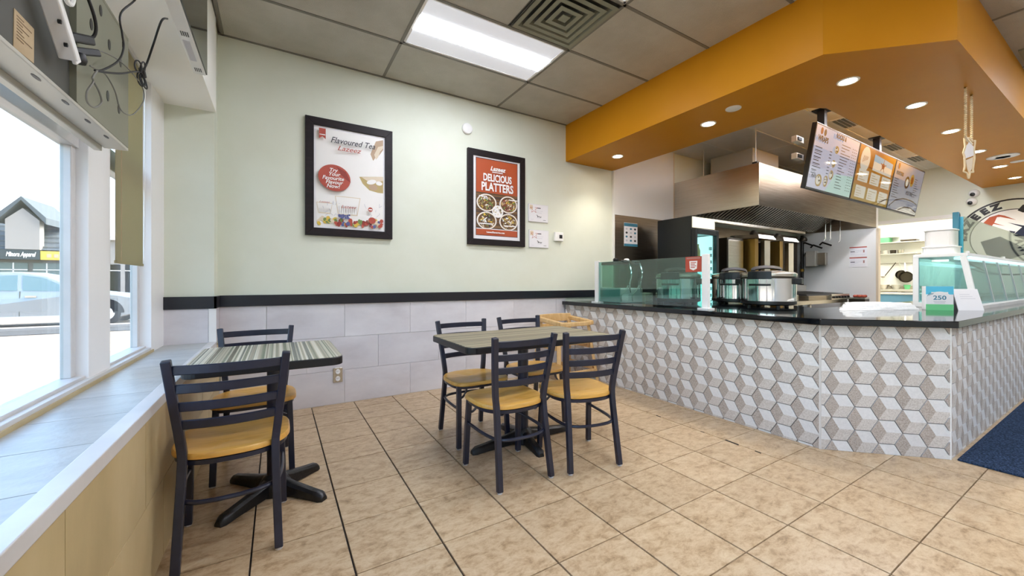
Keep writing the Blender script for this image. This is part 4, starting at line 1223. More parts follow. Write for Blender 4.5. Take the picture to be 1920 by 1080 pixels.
# control boxes and pipes on the partition
cb = thing('control_boxes', 'grey electrical boxes with pipes on the white partition by the griddle', 'control box', (9.1, 3.65, 1.5))
box((9.05, 3.50, 1.42), (9.2, 3.66, 1.72)).build('switch_box', M['galv'], cb, bevel=.004)
box((9.10, 3.35, 1.44), (9.2, 3.49, 1.68)).build('switch_box', M['steel'], cb, bevel=.004)
MB().tube([(9.12, 3.75, .85), (9.12, 3.75, 2.05)], .028, 10).build('black_pipe', M['black'], cb, smooth=True)
MB().tube(smooth_path([(9.15, 3.70, 1.7), (9.13, 3.78, 1.5), (9.13, 3.80, 1.2), (9.13, 3.78, 1.0)], 5), .012, 8).build('grey_hose', M['greycable'], cb, smooth=True)
MB().lathe([(.034, 0), (.034, .05)], (9.12, 3.75, 1.32), 10).build('brass_joint', M['brass'], cb, smooth=True)
for y, z in ((3.7, 1.86), (3.55, 1.80), (3.4, 1.84)):
    MB().tube([(9.15, y + .06, z), (9.10, y, z + .04), (9.12, y - .14, z - .03)], .016, 8).build('valve_pipe', M['greasy'], cb, smooth=True)
MB().lathe([(.06, 0), (.07, .03), (.05, .08), (.0005, .09)], (9.1, 3.72, 1.93), 14).build('regulator', M['darksteel'], cb, smooth=True)
# papers on the partition
for k, z in enumerate((1.580, 1.388)):
    pp = thing('notice_sheet', ['red-headed white notice on the partition, upper of two', 'red-headed white notice on the partition, lower of two'][k], 'notice', (9.195, 2.88, z), 'notices on the partition')
    box((9.194, 2.757, z), (9.2, 3.011, z + .18)).build('sheet', M['paper'], pp)
    P = Print((9.194, 3.011, z), (0, -1, 0), (0, 0, 1), (-1, 0, 0))
    P.rect(0, .16, .254, .18, M['red'], 1)
    for j in range(6):
        P.rect(.015, .13 - .02 * j, .08 + .05 * ((j * 7) % 4), .135 - .02 * j, M['grey_print'], 1)
    P.rect(.015, .085, .08, .098, M['print_dark'], 2); P.rect(.20, .07, .22, .12, M['pink_print'], 1)
    P.build('print', pp)
# prep room lights and things
tl = thing('tube_light', 'bright fluorescent fitting on the ceiling of the prep room', 'light', (10.9, 2.5, 2.6))
box((10.3, 1.7, 2.62), (11.5, 3.4, 2.658)).build('housing', M['white'], tl)
box((10.33, 1.73, 2.60), (11.47, 3.37, 2.62)).build('diffuser', M['tube_prep'], tl)
struct('ceiling_prep_room', box((XR + .1, 1.0, 2.66), (12.2, YB + .1, 2.72)), M['white_paint'])
for k, x in enumerate((4.5, 6.0, 7.5)):  # unseen fill lights added behind the soffit to brighten the kitchen
    sl = thing('kitchen_fill_light', 'fill light added to brighten the kitchen, unseen behind the orange soffit', 'light', (x + .6, 1.75, ZC), 'added kitchen fill lights')
    box((x, 1.55, ZC - .010), (x + 1.2, 1.84, ZC - .005)).build('frame', M['white'], sl)
    box((x + .02, 1.57, ZC - .014), (x + 1.18, 1.82, ZC - .010)).build('diffuser', M['tube'], sl)
hl = thing('hood_lamp', 'lamp strip fixed under the exhaust hood', 'lamp', (7.2, 2.8, 2.3))
box((5.6, 2.70, 2.40), (8.9, 2.78, 2.44)).build('housing', M['steel'], hl)
box((5.62, 2.71, 2.395), (8.88, 2.77, 2.40)).build('lens', M['tube'], hl)
XP = 12.15
for k, (z, y0, y1, d) in enumerate(((1.985, 2.55, 3.62, .30), (1.73, 2.72, 3.62, .26))):
    s = thing('wall_shelf', ['upper wire-edged wall shelf in the prep room', 'lower wall shelf in the prep room above the hanging pans'][k], 'shelf', (XP, (y0 + y1) / 2, z), 'prep room wall shelves')
    box((XP - d, y0, z), (XP, y1, z + .02)).build('board', M['galv'], s)
    for y in (y0 + .06, y1 - .10):
        MB().bar((XP - .01, y, z - .20), (XP - d + .02, y, z - .005), .012, .012).build('bracket', M['galv'], s)
def item(name, mb, m, label, cat, group=None, smooth=False, bevel=0):
    return tag(mb.build(name, m, None, smooth, bevel), label, cat, group)
item('storage_box', box((11.88, 3.18, 2.006), (12.12, 3.52, 2.115)), M['lime'], 'flat mint green box on the upper prep room shelf', 'box', bevel=.01)
item('storage_box', box((11.88, 3.06, 2.117), (12.12, 3.55, 2.26)), M['white'], 'white carton lying on the mint green box, prep room shelf', 'box', bevel=.01)
item('wire_basket', MB().tube([(11.9, 2.98, 2.03), (11.9, 2.75, 2.03), (12.1, 2.75, 2.03), (12.1, 2.98, 2.03)], .022, 6, closed=True), M['darksteel'], 'dark wire basket at the end of the upper prep room shelf', 'basket')
for k in range(4):
    item('cooking_tin', MB().lathe([(.05, 0), (.055, .08), (.0005, .082)], (12.0, 3.40 - .13 * k, 1.751), 12), M[('steel', 'galv', 'darksteel', 'steel')[k]], 'small metal tin on the lower prep room shelf', 'tin', 'tins on the lower shelf', True)
rail = thing('utensil_rail', 'thin wall rail in the prep room holding pans and ladles', 'rail', (XP, 3.1, 1.55))
MB().tube([(XP - .04, 2.55, 1.53), (XP - .04, 3.65, 1.53)], .008, 6).build('bar', M['steel'], rail)
for y in (2.6, 3.6): MB().bar((XP - .04, y, 1.53), (XP, y, 1.53), .012, .012).build('bracket', M['steel'], rail)
def pan(y, z, r, h, dx, label, group='pans hanging in the prep room'):
    c = thing('hanging_pan', label, 'pan', (XP - dx, y, z), group)
    q = MB().lathe([(r * .8, 0), (r, h), (r - .006, h), (r * .78, .006), (.0005, .006)], (0, 0, 0), 24)
    q.v = [(XP - dx + .02 - zz, y + x, z + yy) for x, yy, zz in q.v]
    q.build('bowl', M['darksteel'], c, smooth=True)
    MB().bar((XP - dx, y + .01, z + r * .8), (XP - .052, y + .04, z + r + .20), .018, .010).build('handle', M['chrome'], c)
pan(3.02, 1.27, .105, .05, .05, 'small steel saucepan hanging from the prep room rail')
pan(2.93, 1.22, .125, .05, .125, 'dark frying pan hanging from the prep room rail')
lad = thing('ladle', 'long steel ladle leaning on the prep room wall', 'ladle', (XP - .06, 3.2, 1.2))
MB().tube([(XP - .05, 3.12, 1.55), (XP - .07, 3.30, 1.25)], .009, 6).build('handle', M['darksteel'], lad)
MB().lathe([(.0005, -.04), (.03, -.03), (.045, 0), (.040, 0), (.026, -.024), (.0005, -.034)], (XP - .09, 3.33, 1.24), 14).build('bowl', M['steel'], lad, smooth=True)
bn = thing('sink_bench', 'steel sink bench along the prep room wall', 'bench', (11.9, 3.0, 0))
box((11.55, 2.3, .90), (12.14, 3.75, .945)).build('bench_top', M['galv'], bn, bevel=.004)
box((12.10, 2.3, .945), (12.14, 3.75, 1.02)).build('upstand', M['steel'], bn)
for y in (2.36, 3.0, 3.70):
    for x in (11.6, 12.09): MB().bar((x, y, 0), (x, y, .9), .04, .04).build('leg', M['galv'], bn)
for k, (y, c, r) in enumerate(((3.47, 'darksteel', .09), (3.25, 'steel', .11), (3.04, 'galv', .08), (2.86, 'lime', .06))):
    item('prep_bowl', MB().lathe([(r * .6, 0), (r, .10), (r - .006, .10), (r * .55, .006), (.0005, .006)], (11.8, y, .946), 18), M[c], ['dark bowl on the sink bench nearest the partition', 'wide steel bowl on the sink bench', 'pale metal bowl on the sink bench', 'small green bowl on the sink bench'][k], 'bowl', 'bowls on the sink bench', True)
tb = thing('plastic_tub', 'light blue plastic tub on a stool in front of the sink bench', 'tub', (10.9, 2.75, .62))
MB().prism(rrect(10.62, 2.42, 11.2, 3.02, .06), (0, 0, 0), (1, 0, 0), (0, 1, 0), (0, 0, 1), .52, .86).build('tub', M['blueplastic'], tb, bevel=.02)
MB().prism(rrect(10.58, 2.38, 11.24, 3.06, .07), (0, 0, 0), (1, 0, 0), (0, 1, 0), (0, 0, 1), .86, .885).build('rim', M['white'], tb)
sto = thing('metal_stool', 'low dark metal stool under the light blue tub', 'stool', (10.9, 2.75, 0))
box((10.62, 2.45, .49), (11.2, 3.0, .52)).build('stool_top', M['greasy'], sto)
for x in (10.65, 11.16):
    for y in (2.48, 2.97): MB().bar((x, y, 0), (x, y, .49), .03, .03).build('leg', M['greasy'], sto)

# ================================================================== MENU SCREENS
def menu_screen(label, x0, x1, faces):
    s = thing('menu_screen', label, 'screen', ((x0 + x1) / 2, 1.9, 2.1), 'menu screens over the counter')
    b, t = Vector((0, 1.92, 2.10)), Vector((0, 1.81, 2.755))
    V = (t - b); H_ = V.length; V.normalize()
    U = Vector((1, 0, 0)); N = U.cross(V)
    o = Vector((x0, b.y, b.z))
    w = x1 - x0
    MB().prism([(0, 0), (w, 0), (w, H_), (0, H_)], o, U, V, N, -.045, 0).build('casing', M['black'], s, bevel=.004)
    P = Print(o, U, V, N)
    return s, P, w, H_
MENU1 = emis_screen('menu_panel_pale', 'D0CFE0', 0.190); MENU2 = emis_screen('menu_panel_orange', 'C9862E', 0.150); MENU3 = emis_screen('menu_panel_grey', 'A9AAB4', 0.165)
MTEAL = emis_screen('menu_panel_teal', 'BFDDD2', 0.200); MINK = mat('menu_ink', '2A2A30', .08, 0, .8); MCARD = emis_screen('menu_card', 'E2DCCB', 0.190)
MRED = emis_screen('menu_red', 'A23A40', 0.125); MBLUE = emis_screen('menu_blue', '6FC0E0', 0.175); MYEL = emis_screen('menu_yellow', 'C8A24A', 0.140); MRUST = emis_screen('menu_rust', 'A8521E', 0.130); MBROWN = emis_screen('menu_brown', '6B4A2A', 0.100)
s, P, w, h = menu_screen('menu screen headed WRAPS, first of the three hanging screens', 4.73, 5.855, 1)
P.rect(.018, .018, w - .018, h - .018, MENU1, 0)
P.shape([(.20, .018), (w - .018, .018), (w - .018, .26), (.62, .22), (.45, .02)], MTEAL)
rr = random.Random(11)
P.k += 1
for j in range(9):
    P.rect(.06, .43 - .033 * j, .06 + rr.uniform(.10, .22), .438 - .033 * j, MINK, P.k)
    P.rect(.40, .43 - .033 * j, .455, .438 - .033 * j, MINK, P.k)
    if j % 2: P.rect(.06, .418 - .033 * j, .06 + rr.uniform(.06, .16), .422 - .033 * j, MINK, P.k)
for j in range(16):
    P.rect(.66, .545 - .031 * j, .66 + rr.uniform(.10, .26), .552 - .031 * j, MINK, P.k)
    for q_ in range(3): P.rect(.95 + .05 * q_, .545 - .031 * j, .975 + .05 * q_, .552 - .031 * j, MINK, P.k)
for cx, cy, a, b_ in ((.14, .60, .03, .035), (.22, .595, .03, .035)):
    P.oval(cx, cy, a, b_, MRED if cx < .2 else MINK, P.k, 16); 
P.k += 1
for cx, cy, a, b_ in ((.26, .11, .075, .065), (.42, .12, .05, .06), (.52, .20, .05, .05), (.52, .32, .045, .04), (.53, .47, .05, .04)):
    P.oval(cx, cy, a, b_, MYEL, P.k, 18); P.oval(cx - .01, cy, a * .7, b_ * .7, MCARD, P.k + 1, 18)
    for q_ in range(4): P.oval(cx + a * rr.uniform(-.5, .5), cy + b_ * rr.uniform(-.5, .5), .012, .009, MBROWN, P.k + 2, 8)
P.k += 2
P.build('display', s)
P.text('WRAPS', .075, .17, .515, MINK, s, fit=.24, bold=.003)
P.text('ROCKS &', .065, .58, .605, MINK, s, fit=.26, bold=.003)
P.text('PLATE', .045, .11, .135, MINK, s, fit=.10, bold=.002)
s, P, w, h = menu_screen('orange menu screen with white offer cards, middle of the three hanging screens', 5.86, 7.07, 2)
P.rect(.018, .018, w - .018, h - .018, MENU2, 0)
P.rect(.018, .42, w - .018, h - .018, MRUST)
P.shape([(.018, .018), (w - .018, .018), (w - .018, .14), (.018, .20)], MYEL)
P.oval(.22, .50, .14, .145, MCARD)
for j in range(5): P.line([(.15 + .03 * j, .46 + .01 * j), (.17 + .03 * j, .54)], .010, MRED, P.k + (1 if j == 0 else 0))
P.shape([(.48, .41), (1.12, .40), (1.12, .57), (.48, .60)], MCARD); P.shape([(.48, .52), (1.12, .50), (1.12, .57), (.48, .60)], MBLUE)
P.oval(.80, .50, .05, .035, MRED)
for a in range(5): P.line([(.80, .50), (.80 + .10 * math.cos(a * 1.25 + .3), .50 + .08 * math.sin(a * 1.25 + .3))], .014, MRED, P.k)
for i in range(3):
    for j in range(2):
        x_ = .10 + .37 * i; z_ = .05 + .19 * j
        P.rect(x_, z_, x_ + .30, z_ + .14, MCARD, P.k + (1 if i == j == 0 else 0))
P.k += 1
for i in range(3):
    for j in range(2):
        for q_ in range(4): P.rect(.13 + .37 * i, .07 + .19 * j + .028 * q_, .13 + .37 * i + rr.uniform(.08, .22), .076 + .19 * j + .028 * q_, MYEL, P.k)
P.line([(.86, .02), (.95, .07), (1.08, .11), (1.19, .13)], .014, MBROWN)
P.build('display', s)
s, P, w, h = menu_screen('grey menu screen headed PLATTERS, last of the three hanging screens', 7.075, 8.27, 3)
P.rect(.018, .018, w - .018, h - .018, MENU3, 0)
P.shape([(.3, .018), (w - .018, .018), (w - .018, .06), (.85, .11), (.5, .08)], MCARD)
P.k += 1
for j in range(9):
    P.rect(.06, .42 - .030 * j, .06 + rr.uniform(.1, .25), .428 - .03 * j, MINK, P.k)
    P.rect(.85, .50 - .030 * j, .85 + rr.uniform(.08, .2), .508 - .03 * j, MINK, P.k)
for cx, cy, a, b_, c in ((.55, .42, .09, .085, MBROWN), (.73, .47, .08, .085, MYEL)):
    P.oval(cx, cy, a, b_, c); P.oval(cx, cy, a * .6, b_ * .6, MCARD if c is MBROWN else MRUST)
P.line([(.05, .05), (.25, .15), (.55, .20), (.90, .20), (1.15, .17)], .016, MBROWN)
P.line([(.42, .03), (.65, .09), (.90, .10), (1.15, .06)], .016, MBROWN)
P.oval(.13, .59, .035, .04, MRED)
P.build('display', s)
P.text('PLATTERS', .06, .22, .50, MINK, s, fit=.26, bold=.003)
P.text('POUTINE', .075, .72, .285, MINK, s, fit=.27, bold=.002)
for k, x in enumerate((5.40, 7.10)):
    mp = thing('screen_mount_pole', ['black mounting pole from the ceiling to the first menu screen', 'black mounting pole from the ceiling to the middle menu screen'][k], 'pole', (x, 2.02, ZC), 'poles of the menu screens')
    box((x - .035, 1.985, 2.35), (x + .035, 2.055, ZC)).build('pole', M['black'], mp)
    box((x - .09, 1.95, ZC - .012), (x + .09, 2.09, ZC - .001)).build('ceiling_plate', M['black'], mp)
    box((x - .30, 1.945, 2.40), (x + .30, 1.985, 2.46)).build('bracket', M['black'], mp)
mc = thing('screen_bracket', 'pair of pale clamps with cables behind the first menu screen', 'bracket', (4.75, 2.0, 2.45))
for z in (2.40, 2.58):
    box((4.62, 1.95, z), (4.78, 2.0, z + .06)).build('clamp', M['galv'], mc, bevel=.003)
    box((4.64, 1.94, z + .015), (4.72, 1.95, z + .045)).build('socket', M['black'], mc)

# ================================================================== LOGO WALL
lg = thing('wall_logo', 'large round shop emblem with curved black lettering painted on the far wall', 'logo', (XR, 1.2, 1.815))
CY, CZ = 1.2, 1.815
P = Print((XR - .001, CY, CZ), (0, -1, 0), (0, 0, 1), (-1, 0, 0))
def ringpart(r0, r1, a0, a1, m, n=48, lay=None):
    for k in range(n):
        t0, t1 = a0 + (a1 - a0) * k / n, a0 + (a1 - a0) * (k + 1) / n
        P.shape([(r0 * math.cos(t0), r0 * math.sin(t0)), (r1 * math.cos(t0), r1 * math.sin(t0)), (r1 * math.cos(t1), r1 * math.sin(t1)), (r0 * math.cos(t1), r0 * math.sin(t1))], m, lay)
P.shape(ell(0, 0, .44, .44, 64), M['print_white'], 0)
ringpart(.578, .602, 0, 2 * PI, M['black'], 72, 1)
ringpart(.428, .440, 0, 2 * PI, M['black'], 72, 1)
P.shape([(-.292, .254), (-.227, .34), (-.132, .369), (-.074, .345), (.038, .262), (-.115, .330), (-.15, .331), (-.178, .244), (-.067, .178), (-.185, .228), (-.205, .192), (-.25, .22)], M['oprint'], 2)
P.shape([(.008, .031), (.112, .165), (.32, .10), (.37, -.08), (.22, -.14), (.087, -.035)], M['navy'], 2)
P.shape([(-.046, .233), (.093, .172), (.115, .165), (.1, .140)], M['navy'], 2)
P.shape([(-.033, .104), (.034, .080), (.012, .040)], M['navy'], 2)
P.shape([(.051, .408), (.10, .486), (.16, .50), (.20, .44), (.15, .36), (.1, .369)], M['black'], 3)
P.shape([(-.32, -.05), (-.12, .02), (.05, -.12), (.16, -.26), (-.04, -.36), (-.26, -.26)], M['navy'], 2)
P.build('print', lg)
for k, ch in enumerate('LAZEEZ'):
    a = math.radians(108.4 + 14.0 * (5 - k))
    n_ = Vector((0, -math.cos(a), math.sin(a)))      # outward on the wall
    tdir = Vector((0, -math.cos(a - PI / 2), math.sin(a - PI / 2)))
    lettering('lettering', ch, .125, Vector((XR - .002, CY, CZ)) + n_ * .512, tdir, n_, (-1, 0, 0), M['black'], lg, depth=.002, bold=.010, wide=1.15)
for k, ch in enumerate('SHAWARMA'):
    a = math.radians(300 + 12.8 * (k))
    n_ = Vector((0, -math.cos(a), math.sin(a)))
    tdir = Vector((0, -math.cos(a + PI / 2), math.sin(a + PI / 2)))
    lettering('lettering', ch, .105, Vector((XR - .002, CY, CZ)) + n_ * .508, tdir, -n_, (-1, 0, 0), M['black'], lg, depth=.002, bold=.005)
for k, (y, z) in enumerate(((1.585, 2.57), (1.612, 2.435))):
    cm = thing('dome_camera', ['white dome camera on the far wall just below the soffit, upper of two', 'white dome camera on the far wall, lower of two'][k], 'camera', (XR, y, z), 'dome cameras on the logo wall')
    q = MB().lathe([(.062, 0), (.062, .03), (.05, .06), (.028, .075), (.0005, .078)], (0, 0, 0), 24)
    q.v = [(XR - zz, y + x, z + yy) for x, yy, zz in q.v]
    q.build('housing', M['white_gloss'], cm, smooth=True)
    q = MB().lathe([(.034, 0), (.028, .02), (.0005, .028)], (0, 0, 0), 18)
    q.v = [(XR - .058 - zz, y + x + .01, z + yy - .02) for x, yy, zz in q.v]
    q.build('lens', M['black'], cm, smooth=True)

# ================================================================== DISPLAY CASE AND THINGS ON THE WORKTOP
cx0, cx1 = 5.316, 9.4
dc = thing('display_case', 'long glass-fronted food display case with white end frame on the worktop', 'display case', (cx0, 1.0, CT))
YA, YT, YZ = .835, .905, 1.25
ZT = 1.378
box((cx0, YA, CT), (cx1, YZ, CT + .045)).build('base_rail', M['white_gloss'], dc, bevel=.003)
box((cx0 + .05, YA - .012, CT), (cx1, YA, CT + .03)).build('front_rail', M['guard' if False else 'frame'], dc)
box((cx0, YT - .01, ZT - .03), (cx1, YZ, ZT)).build('roof_panel', M['white_gloss'], dc, bevel=.003)
MB().bar((cx0 + .02, YZ - .02, CT + .045), (cx0 + .02, YZ - .02, ZT - .03), .04, .04).build('end_post', M['white_gloss'], dc, bevel=.003)
MB().bar((cx0 + .02, YA + .02, CT + .045), (cx0 + .02, YT + .02, ZT - .03), .04, .04).build('end_post', M['white_gloss'], dc, bevel=.003)
MB().prism([(YA + .04, CT + .045), (YZ - .04, CT + .045), (YZ - .04, ZT - .03), (YT + .04, ZT - .03)], (0, 0, 0), (0, 1, 0), (0, 0, 1), (1, 0, 0), cx0 + .014, cx0 + .020).build('end_glass', M['caseglass'], dc)
box((cx0 - .004, 1.01, ZT - .075), (cx0 + .01, 1.12, ZT - .055)).build('end_handle', M['chrome'], dc)
for k in range(7):
    xa, xb = 5.36 + .66 * k if k else 5.356, min(5.36 + .66 * (k + 1), cx1)
    xa = 5.356 if k == 0 else 5.36 + .62 * k
    xb = 5.36 + .62 * (k + 1)
    if xb > cx1: break
    MB().hexa([(xa, YA, CT + .045), (xb - .006, YA, CT + .045), (xb - .006, YA + .007, CT + .045), (xa, YA + .007, CT + .045), (xa, YT, ZT - .03), (xb - .006, YT, ZT - .03), (xb - .006, YT + .007, ZT - .03), (xa, YT + .007, ZT - .03)]).build('front_glass', M['caseglass'], dc)
    MB().bar((xb - .003, YA + .004, CT + .045), (xb - .003, YT + .004, ZT - .03), .014, .014).build('glass_divider', M['frame'], dc)
box((cx0 + .06, YZ - .012, CT + .045), (cx1, YZ - .006, ZT - .03)).build('back_glass', M['caseglass'], dc)
box((cx0 + .08, YA + .06, ZT - .055), (cx1 - .1, YA + .16, ZT - .035)).build('strip_light', M['cooler_in'], dc)
for k in range(5):
    x = 5.5 + .62 * k
    ft_ = MB().box((x, .93, CT + .046), (x + .46, 1.18, CT + .10)).build('food_pan', M['steel'], None, bevel=.006)
    tag(ft_, 'steel food pan standing inside the glass display case', 'pan', 'food pans in the display case')
# tall clear shield on the case
sh = thing('clear_shield', 'tall clear acrylic shield standing along the front of the display case', 'shield', (7, .92, ZT))
box((5.31, .915, ZT), (9.3, .921, 1.705)).build('sheet', M['acrylic'], sh)
for x in (5.42, 7.0, 8.6):
    box((x - .03, .905, ZT), (x + .03, .93, ZT + .02)).build('foot_clip', M['white'], sh)
tq = thing('teal_carton', 'teal carton standing behind the stack of foam boxes on the display case', 'carton', (5.75, 1.05, ZT))
box((5.62, 1.005, ZT), (5.66, 1.045, 1.79)).build('box', M['teal'], tq, bevel=.004)
box((5.665, .985, ZT), (5.70, 1.02, 1.745)).build('box', M['cyan'], tq, bevel=.004)
# stack of white foam boxes
for k, (z, hh) in enumerate(((ZT, .075), (ZT + .075, .16))):
    b = thing('foam_box', ['low white foam tub at the foot of the stack on the display case', 'tall white foam tub on top of the stack on the display case'][k], 'tub', (5.46, 1.08, z), 'foam tubs on the display case')
    d = .012 * k
    MB().prism(rrect(5.36 + d, .975 + d, 5.57 - d, 1.20 - d, .045), (0, 0, 0), (1, 0, 0), (0, 1, 0), (0, 0, 1), z, z + hh - .012).build('tub', M['foam'], b, bevel=.008)
    MB().prism(rrect(5.352 + d, .967 + d, 5.578 - d, 1.208 - d, .05), (0, 0, 0), (1, 0, 0), (0, 1, 0), (0, 0, 1), z + hh - .014, z + hh).build('lid', M['foam'], b, bevel=.006 if k == 0 else .012)
# leaflet box, tent card, wrapped bags
lf = thing('leaflet_box', 'blue and green leaflet box lettered 250 on the worktop corner', 'leaflet box', (4.87, .985, CT))
U = Vector((4.925 - 4.823, .917 - 1.052, 0)); Lw = U.length + .01; U.normalize()
N = U.cross(Vector((0, 0, 1)))
MB().prism([(0, 0), (Lw, 0), (Lw, .205), (0, .205)], (4.823, 1.052, CT), U, (0, 0, 1), N, -.06, 0).build('box', M['paper'], lf, bevel=.002)
P = Print((4.823, 1.052, CT), U, (0, 0, 1), N)
P.rect(0, .135, Lw, .205, M['cyan'], 1); P.rect(0, 0, Lw, .05, M['lime'], 1)
P.oval(Lw / 2, .105, Lw * .42, .055, M['paper'], 2); P.rect(.035, .145, Lw - .035, .155, M['print_white'], 3)
for k in range(4): P.line([(.01 + .01 * k, .12 + .005 * k), (.025 + .01 * k, .15)], .004, M['teal'], 3)
P.rect(.05, .072, Lw - .05, .078, M['grey_print'], 3); P.rect(.055, .06, Lw - .055, .066, M['grey_print'], 3)
P.build('print', lf)
P.text('250', .05, Lw / 2, .105, M['teal'], lf, fit=.085, bold=.001)
tc_ = thing('tent_card', 'plain white tent card leaning beside the blue leaflet box', 'card', (5.03, .85, CT))
U = Vector((5.131 - 4.944, .793 - .906, 0)); Lw = U.length; U.normalize(); N = U.cross(Vector((0, 0, 1)))
o = Vector((4.972, .888, CT))
V1 = Vector((0, 0, 1)) * .975 - N * .22
MB().prism([(0, 0), (Lw, 0), (Lw - .012, .185), (-.006, .185)], o, U, V1, U.cross(V1), -.004, 0).build('front_panel', M['paper'], tc_)
V2 = Vector((0, 0, 1)) * .975 + N * .22
MB().prism([(0, 0), (Lw, 0), (Lw - .012, .185), (-.006, .185)], o - N * .082, U, V2, U.cross(V2), -.004, 0).build('rear_panel', M['paper'], tc_)
P = Print(o + Vector((0, 0, 0)), U, V1, U.cross(V1))
for k in range(3): P.rect(.04, .10 + .018 * k, Lw - .05 - .02 * k, .104 + .018 * k, M['grey_print'], 1)
P.build('print', tc_)
wbag = thing('wrapped_bags', 'flat bundle of white plastic bags lying on the black worktop', 'bags', (4.5, 1.25, CT))
rr = random.Random(21)
for lay in range(4):
    q = MB()
    n = 22
    base = [(4.20, 1.30), (4.80, 1.08), (4.83, 1.16), (4.88, 1.38), (4.70, 1.52), (4.36, 1.50), (4.12, 1.42)]
    pts = []
    for k in range(len(base)):
        a, b = Vector(base[k]), Vector(base[(k + 1) % len(base)])
        for j in range(4):
            p = a.lerp(b, j / 4); c_ = Vector((4.53, 1.31))
            pts.append(c_ + (p - c_) * (1.0 - .05 * lay + rr.uniform(-.03, .03)))
    n = len(pts)
    vs = [(p.x, p.y, CT + .014 * lay + .001) for p in pts] + [(p.x * .97 + 4.53 * .03, p.y * .97 + 1.31 * .03, CT + .014 * (lay + 1) + rr.uniform(-.002, .003)) for p in pts] + [(4.53, 1.31, CT + .014 * (lay + 1) + .004)]
    fs = [(k, (k + 1) % n, n + (k + 1) % n, n + k) for k in range(n)] + [(n + k, n + (k + 1) % n, 2 * n) for k in range(n)] + [tuple(range(n - 1, -1, -1))]
    q.add(vs, fs).build('bag', M['bag'], wbag, smooth=True)

# ================================================================== WINDOW DISPLAY, TV, BLIND, CABLES
wd = thing('window_display', 'back of a grey steel window display hanging over the ledge with slots and cables', 'display', (-.59, 1.6, 1.69))
XD = -.55
DZ0, DZ1, DYA, DYB = 1.69, 2.15, .55, 2.288
box((XD - .012, 1.776, DZ0), (XD, DYB, DZ1)).build('back_panel', M['oldsteel'], wd, bevel=.002)
box((XD - .03, DYA, DZ0), (XD - .012, 1.776, DZ1)).build('recessed_back', M['darkgrey'], wd)
box((XD - .012, 1.770, DZ0), (XD + .004, 1.782, DZ1)).build('fold', M['oldsteel'], wd)
box((XD - .075, DYA, DZ0 - .012), (XD, DYB, DZ0)).build('bottom_flange', M['galv'], wd, bevel=.002)
box((XD - .10, DYA, DZ0 - .030), (XD - .075, DYB - .02, DZ1)).build('screen_side', M['galv'], wd, bevel=.003)
box((XD - .10, DYA, DZ1), (XD, DYB, DZ1 + .012)).build('top_flange', M['oldsteel'], wd)
box((XD - .012, DYA, 1.79), (XD + .004, 1.405, DZ1)).build('power_box', M['navy'], wd, bevel=.004)
slots = [(1.897, 2.003), (2.064, 2.02), (2.188, 2.013), (2.049, 1.819), (2.169, 1.816), (1.98, 2.10), (2.22, 2.10)]
for y, z in slots:
    MB().prism(ell(y, z, .013, .020, 14), (0, 0, 0), (0, 1, 0), (0, 0, 1), (1, 0, 0), XD, XD + .0012).build('slot', M['black'], wd)
for y, r in ((1.589, .024), (1.762, .022), (1.929, .022), (2.101, .022), (1.40, .024)):
    MB().prism(ell(XD - .018, y, .005, r, 14), (0, 0, 0), (1, 0, 0), (0, 1, 0), (0, 0, 1), DZ0 - .0132, DZ0 - .012).build('slot', M['black'], wd)
for y in (.75, 1.30):
    box((XD - .07, y - .02, DZ1 + .012), (XD - .03, y + .02, 2.40)).build('hanger', M['galv'], wd)
# tan note stuck on the recess
q = MB().prism([(1.464, 1.699), (1.558, 1.703), (1.559, 1.796), (1.467, 1.797)], (0, 0, 0), (0, 1, 0), (0, 0, 1), (1, 0, 0), XD - .0118, XD - .0105).build('note_sheet', M['note'], wd)
rr = random.Random(8)
P = Print((XD - .0105, 1.468, 1.702), (0, 1, 0), (0, 0, 1), (1, 0, 0))
for k in range(8): P.rect(.008, .082 - .008 * k, .03 + rr.uniform(.0, .05), .0845 - .008 * k, M['ink'], 1)
P.build('print', wd)
# sloping white bracket rail
MB().tube([(-.535, 1.465, 1.985), (-.520, 1.640, 1.765)], 0, rect=(.042, .018)).build('mount_rail', M['white'], wd, bevel=.004)
MB().tube([(-.525, 1.49, 1.985), (-.512, 1.664, 1.768)], 0, rect=(.010, .035)).build('mount_rail', M['white'], wd, bevel=.003)
for y, z in ((1.565, 1.835), (1.59, 1.845), (1.602, 1.79), (1.622, 1.80)):
    MB().prism(ell(y, z, .004, .006, 10), (0, 0, 0), (0, 1, 0), (0, 0, 1), (1, 0, 0), -.519, -.512).build('hole', M['black'], wd)
MB().bar((-.545, 1.684, 1.852), (-.52, 1.786, 1.898), .03, .028).build('plug', M['black'], wd, bevel=.006)
MB().bar((-.545, 1.713, 1.823), (-.51, 1.80, 1.868), .028, .022).build('plug', M['cable'], wd, bevel=.004)
MB().lathe([(.012, 0), (.016, .012), (.012, .03)], (-.525, 1.73, 1.795), 12).build('plug', M['black'], wd, smooth=True)
def cable(name, label, pts, r, m, n=6, grp='cables by the window display'):
    o = MB().tube(smooth_path(pts, n), r * .58, 8).build(name, m, None, smooth=True)
    return tag(o, label, 'cable', grp)
cable('power_cable', 'thick white cable looped over the top of the sloping bracket', [(-.515, 1.46, 2.05), (-.505, 1.52, 1.94), (-.50, 1.565, 1.895), (-.50, 1.595, 1.915), (-.505, 1.60, 1.96), (-.52, 1.58, 2.03)], .011, M['white'])
cable('power_cable', 'thick black cable rising from the plug on the display back', [(-.53, 1.785, 1.893), (-.51, 1.79, 1.925), (-.505, 1.765, 1.97), (-.515, 1.70, 2.04), (-.53, 1.62, 2.13)], .008, M['cable'])
def cz(pts, x): return [(x, y, z) for y, z in pts]
